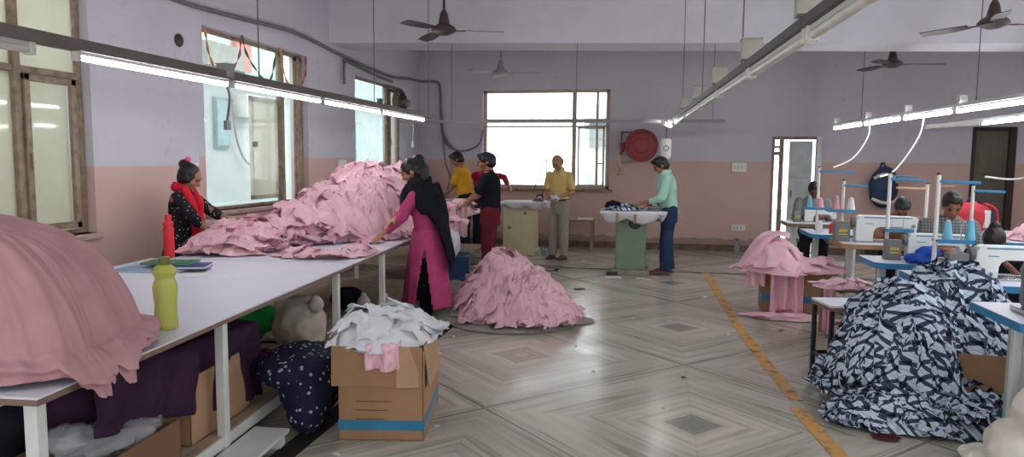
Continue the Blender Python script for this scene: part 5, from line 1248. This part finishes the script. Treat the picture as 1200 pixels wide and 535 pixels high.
# ---- woman in magenta
P = person('woman in magenta kurta and long black scarf sorting pink garments, facing left', (-2.1, 6.55, 0), R(186), 1.57, 'skin2', True, .16, .42, 0, wl=(-2.42, 6.33, .86), wr=(-2.38, 6.02, .83), top='magenta', sleeve=.92, hem=.9, bottom='leg', shoes='bshoe', hair='ponytail', kurta=True, vox=.006, hmul=1.1)
P['o'].scale = (1.15, 1.12, 1)
o, s, T = P['o'], P['s'], P['T']
b = B()
def fn(u, v):
    a = u * 2 * PI; q = v; z = (.97 - .80 * q) * s
    rx = (.125 + .095 * q ** .8 + .014 * math.sin(a * 7) * q) * s; ry = (.165 + .10 * q + .014 * math.sin(a * 9 + 1) * q) * s
    x = math.cos(a) * rx + .01; y = math.sin(a) * ry
    # side slits open towards the hem
    for c in (PI / 2, 3 * PI / 2):
        d = (a - c + PI) % (2 * PI) - PI; op = 0
        if abs(d) < .5: x += math.copysign(op * math.exp(-(d / .28) ** 2) * .42, -math.sin(c) * d * (1 if c < PI else 1) if c < PI else d) * s
    return (x, y, z)
NU = 120
b.sheet(fn, NU, 30)
kill = [f_ for f_ in b.bm.faces if f_.calc_center_median().z < .76 * s and abs(abs(math.atan2(f_.calc_center_median().y, f_.calc_center_median().x)) - PI / 2) < .02 + .27 * max(0, (.76 * s - f_.calc_center_median().z) / (.5 * s)) ** .8]
bmesh.ops.delete(b.bm, geom=kill, context='FACES')
b.obj('kurta_skirt', MT['magenta'], o, True, thick=.006, recalc=False)
b = B()                                                     # scarf: over both shoulders, across the chest and down the back
for q in (-1, 1):
    b.cap(T(.02, q * .05, 1.455), T(-.0, q * .15, 1.41), .075 * s, .085 * s); b.cap(T(.0, q * .15, 1.41), T(-.05, q * .17, 1.2), .08 * s, .08 * s)
b.oval([(T(-.06, 0, 1.44), V((.1, 0, 0)), V((0, .16, 0))), (T(-.08, .0, 1.25), V((.11, 0, 0)), V((0, .2, 0))), (T(-.12, .02, 1.08), V((.075, 0, 0)), V((0, .18, 0))), (T(-.15, .05, .95), V((.05, 0, 0)), V((0, .14, 0))), ((-.2, .06, .66), V((.03, 0, 0)), V((0, .10, 0))), ((-.2, .08, .5), V((.015, 0, 0)), V((0, .05, 0)))], 20)
b.oval([(T(.06, 0, 1.44), V((.07, 0, 0)), V((0, .1, 0))), (T(.13, .02, 1.33), V((.045, 0, .0)), V((0, .13, 0))), (T(.165, .06, 1.2), V((.03, 0, 0)), V((0, .09, 0)))], 20)
b.cap(T(-.03, 0, 1.46), T(.03, 0, 1.47), .085 * s, .075 * s)
fuse(b, 'scarf', MT['black'], o, .011, 3, .014, 8, (1, 1, .5))
# ---- woman in floral dress
P = person('woman in black floral top and red scarf at the left wall, hair in a bun', (-4.0, 5.5, 0), R(12), 1.5, 'skin', True, .1, .38, 0, wl=(-3.62, 5.85, .93), wr=(-3.62, 5.5, .86), top='floral', sleeve=.6, hem=.9, bottom='leg', shoes='bshoe', hair='bun', kurta=True, vox=.006, hmul=1.08)
o, s, T = P['o'], P['s'], P['T']
b = B().oval([((0, 0, .45 * s), V((.2, 0, 0)), V((0, .26, 0))), ((0, 0, .75 * s), V((.15, 0, 0)), V((0, .2, 0))), ((0, 0, .98 * s), V((.12, 0, 0)), V((0, .165, 0)))], 24)
fuse(b, 'kurta_skirt', MT['floral'], o, .012, 3, .01, 6, (1, 1, .4))
b = B()
for q in (-1, 1):
    b.cap(T(-.05, q * .06, 1.47), T(.04, q * .09, 1.45), .036, .036); b.cap(T(.04, q * .09, 1.45), T(.12, q * .075, 1.32), .036, .034); b.cap(T(.12, q * .075, 1.32), T(.16, q * .05, 1.12), .034, .042); b.cap(T(.16, q * .05, 1.12), T(.165, q * .045, .98), .045, .05)
b.cap(T(-.065, -.06, 1.47), T(-.065, .06, 1.47), .04, .04)
fuse(b, 'scarf', MT['redscarf'], o, .01, 2, .012, 12, (1, 1, .5))
B().ell(P['C'] - P['f'] * .075 + P['u'] * .135, (.025, .03, .022)).obj('hair_band', mat('pink_band', (220, 80, 130), .6), o)
# ---- man in black tee
person('man in black tee and maroon trousers holding pink garments beside the blue crate', (-2.06, 9.02, 0), R(192), 1.66, 'skin', False, .04, .18, 0, wl=(-2.36, 9.0, .98), wr=(-2.34, 8.82, .93), top='black', sleeve=.5, hem=.9, bottom='maroon', shoes='shoe', vox=.007)['o'].scale = (1.22, 1.1, 1)
drape('held_garment', (-2.52, 8.74, .98), (-2.34, 8.92, .98), .42, (.5, -1, 0), PINK, 'pink garment hanging from the hands of the man in black', 'garment', folds=2, amp=.03, top=.1, seed=5)
tag(bundle('held_bunch', [((-2.45, 8.9, 1.0), (.11, .09, .05)), ((-2.55, 8.95, .96), (.1, .1, .06))], PINK, .01, .018, 14), 'bunch of pink cloth in the hands of the man in black', 'garment')
# ---- man in yellow tee at the corner
person('man in yellow tee working at the far left corner of the room', (-3.12, 11.75, 0), R(184), 1.72, 'skin', False, .12, .5, 0, wl=(-3.42, 11.75, .95), wr=(-3.4, 11.5, .93), top='yellow', sleeve=.5, hem=.86, bottom='dark', vox=.009)['o'].scale = (1.15, 1.1, 1)
# far left table under his hands
ft = thing('work_table', 'small work table in the far left corner under the hands of the yellow tee man', 'table', (-3.72, 11.7, 0))
B().bb(-.45, .33, -.45, .5, .84, .87).obj('tabletop', WHT, ft)
for x in (-.4, .28):
    for y in (-.4, .45): B().bb(x - .02, x + .02, y - .02, y + .02, 0, .84).obj('leg', LEG, ft)
# ---- person in red bending
person('person in red shirt with one elbow raised, half hidden behind the man in black', (-2.98, 12.35, 0), R(-40), 1.6, 'skin', False, .12, .4, 0, wl=(-2.5, 12.15, 1.12), wr=(-2.85, 12.0, 1.1), pole=(.5, .7, 1.3), top='red', sleeve=.9, hem=.88, bottom='dark', vox=.01)['o'].scale = (1.1, 1.1, 1)
tag(B().ell((-2.72, 11.6, 1.06), (.08, .09, .06)).obj('blue_cap', mat('cap_blue', (60, 120, 190), .6)), 'blue cap beside the man in black, at the cream table', 'cap') if False else None
# ---- old man
P = person('older man in pale yellow polo and beige trousers looking down at a white cloth', (-1.45, 11.25, 0), R(-112), 1.66, 'skin2', False, .02, .62, 0, wl=(-1.42, 11.0, 1.0), wr=(-1.6, 11.03, 1.02), pole=(-.5, .6, -.7), grip=True, top='polo', sleeve=.5, hem=.97, bottom='khaki', shoes='shoe', hair='thin', hairm='greyhair', vox=.008, collar='polo', hmul=1.12)
o, s, T = P['o'], P['s'], P['T']
b = B().oval([(V((0, 0, .95 * s)), V((.121 * s, 0, 0)), V((0, .168 * s, 0))), (V((0, 0, .98 * s)), V((.121 * s, 0, 0)), V((0, .168 * s, 0)))], 28, False); b.obj('belt', DK, o, thick=.006)
tag(bundle('white_rag', [((-1.5, 10.98, .98), (.09, .05, .05)), ((-1.58, 10.97, .92), (.03, .03, .09))], WCL, .009, .016, 16), 'white cloth held at the waist by the older man', 'cloth')
# ---- mint shirt
P = person('man in mint shirt and jeans ironing at the green table, facing left', (.22, 10.12, 0), R(187), 1.65, 'skin', False, .12, .5, 0, wl=(-.1, 9.93, .99), wr=(.0, 10.22, .97), top='mint', sleeve=.82, hem=.86, bottom='denim', shoes='shoe', step=.04, vox=.008, collar='mint')
P['o'].scale = (1.12, 1.08, 1)
# ---- seated operators
def worker(label, x, y, rz, H, top, sk, lean, hp, hand_y, hand_z=.82, hair='short', dx=.0, **k):
    c, s_ = math.cos(rz), math.sin(rz)
    w1_ = (x + c * .38 - s_ * .12, y + s_ * .38 + c * .12, hand_z); w2_ = (x + c * .38 + s_ * .12, y + s_ * .38 - c * .12, hand_z)
    P = person(label, (x, y, 0), rz, H, sk, k.pop('female', False), lean, hp, 0, wl=w1_, wr=w2_, top=top, sleeve=k.pop('sleeve', .8), hem=.86, bottom='dark', shoes='bshoe', hair=hair, seated=True, vox=.009, **k)
    st_ = thing('work_stool', 'stool under the ' + label, 'stool', (x, y, 0))
    B().bb(-.17, .17, -.15, .15, .42, .45).obj('seat', WD, st_)
    for a in (-.14, .14):
        for q in (-.12, .12): B().bb(a - .015, a + .015, q - .015, q + .015, 0, .42).obj('leg', DK, st_)
    return P
worker('man in grey shirt bent over a machine in the doorway', 2.25, 10.95, R(-95), 1.66, 'greyshirt', 'dskin', .12, .6, 0)
worker('man in tan brown shirt bowed over the wood-edged table', 2.64, 8.5, R(-100), 1.62, 'brownshirt', 'skin', .38, .75, 0)
worker('man in grey checked shirt sewing, head lowered', 2.62, 7.12, R(-98), 1.68, 'check', 'skin', .18, .45, 0)
worker('person in charcoal top with black hair bent low behind the nearest machine', 2.66, 6.12, R(-125), 1.5, 'darktop', 'dskin', .45, .8, 0, hair='ponytail')
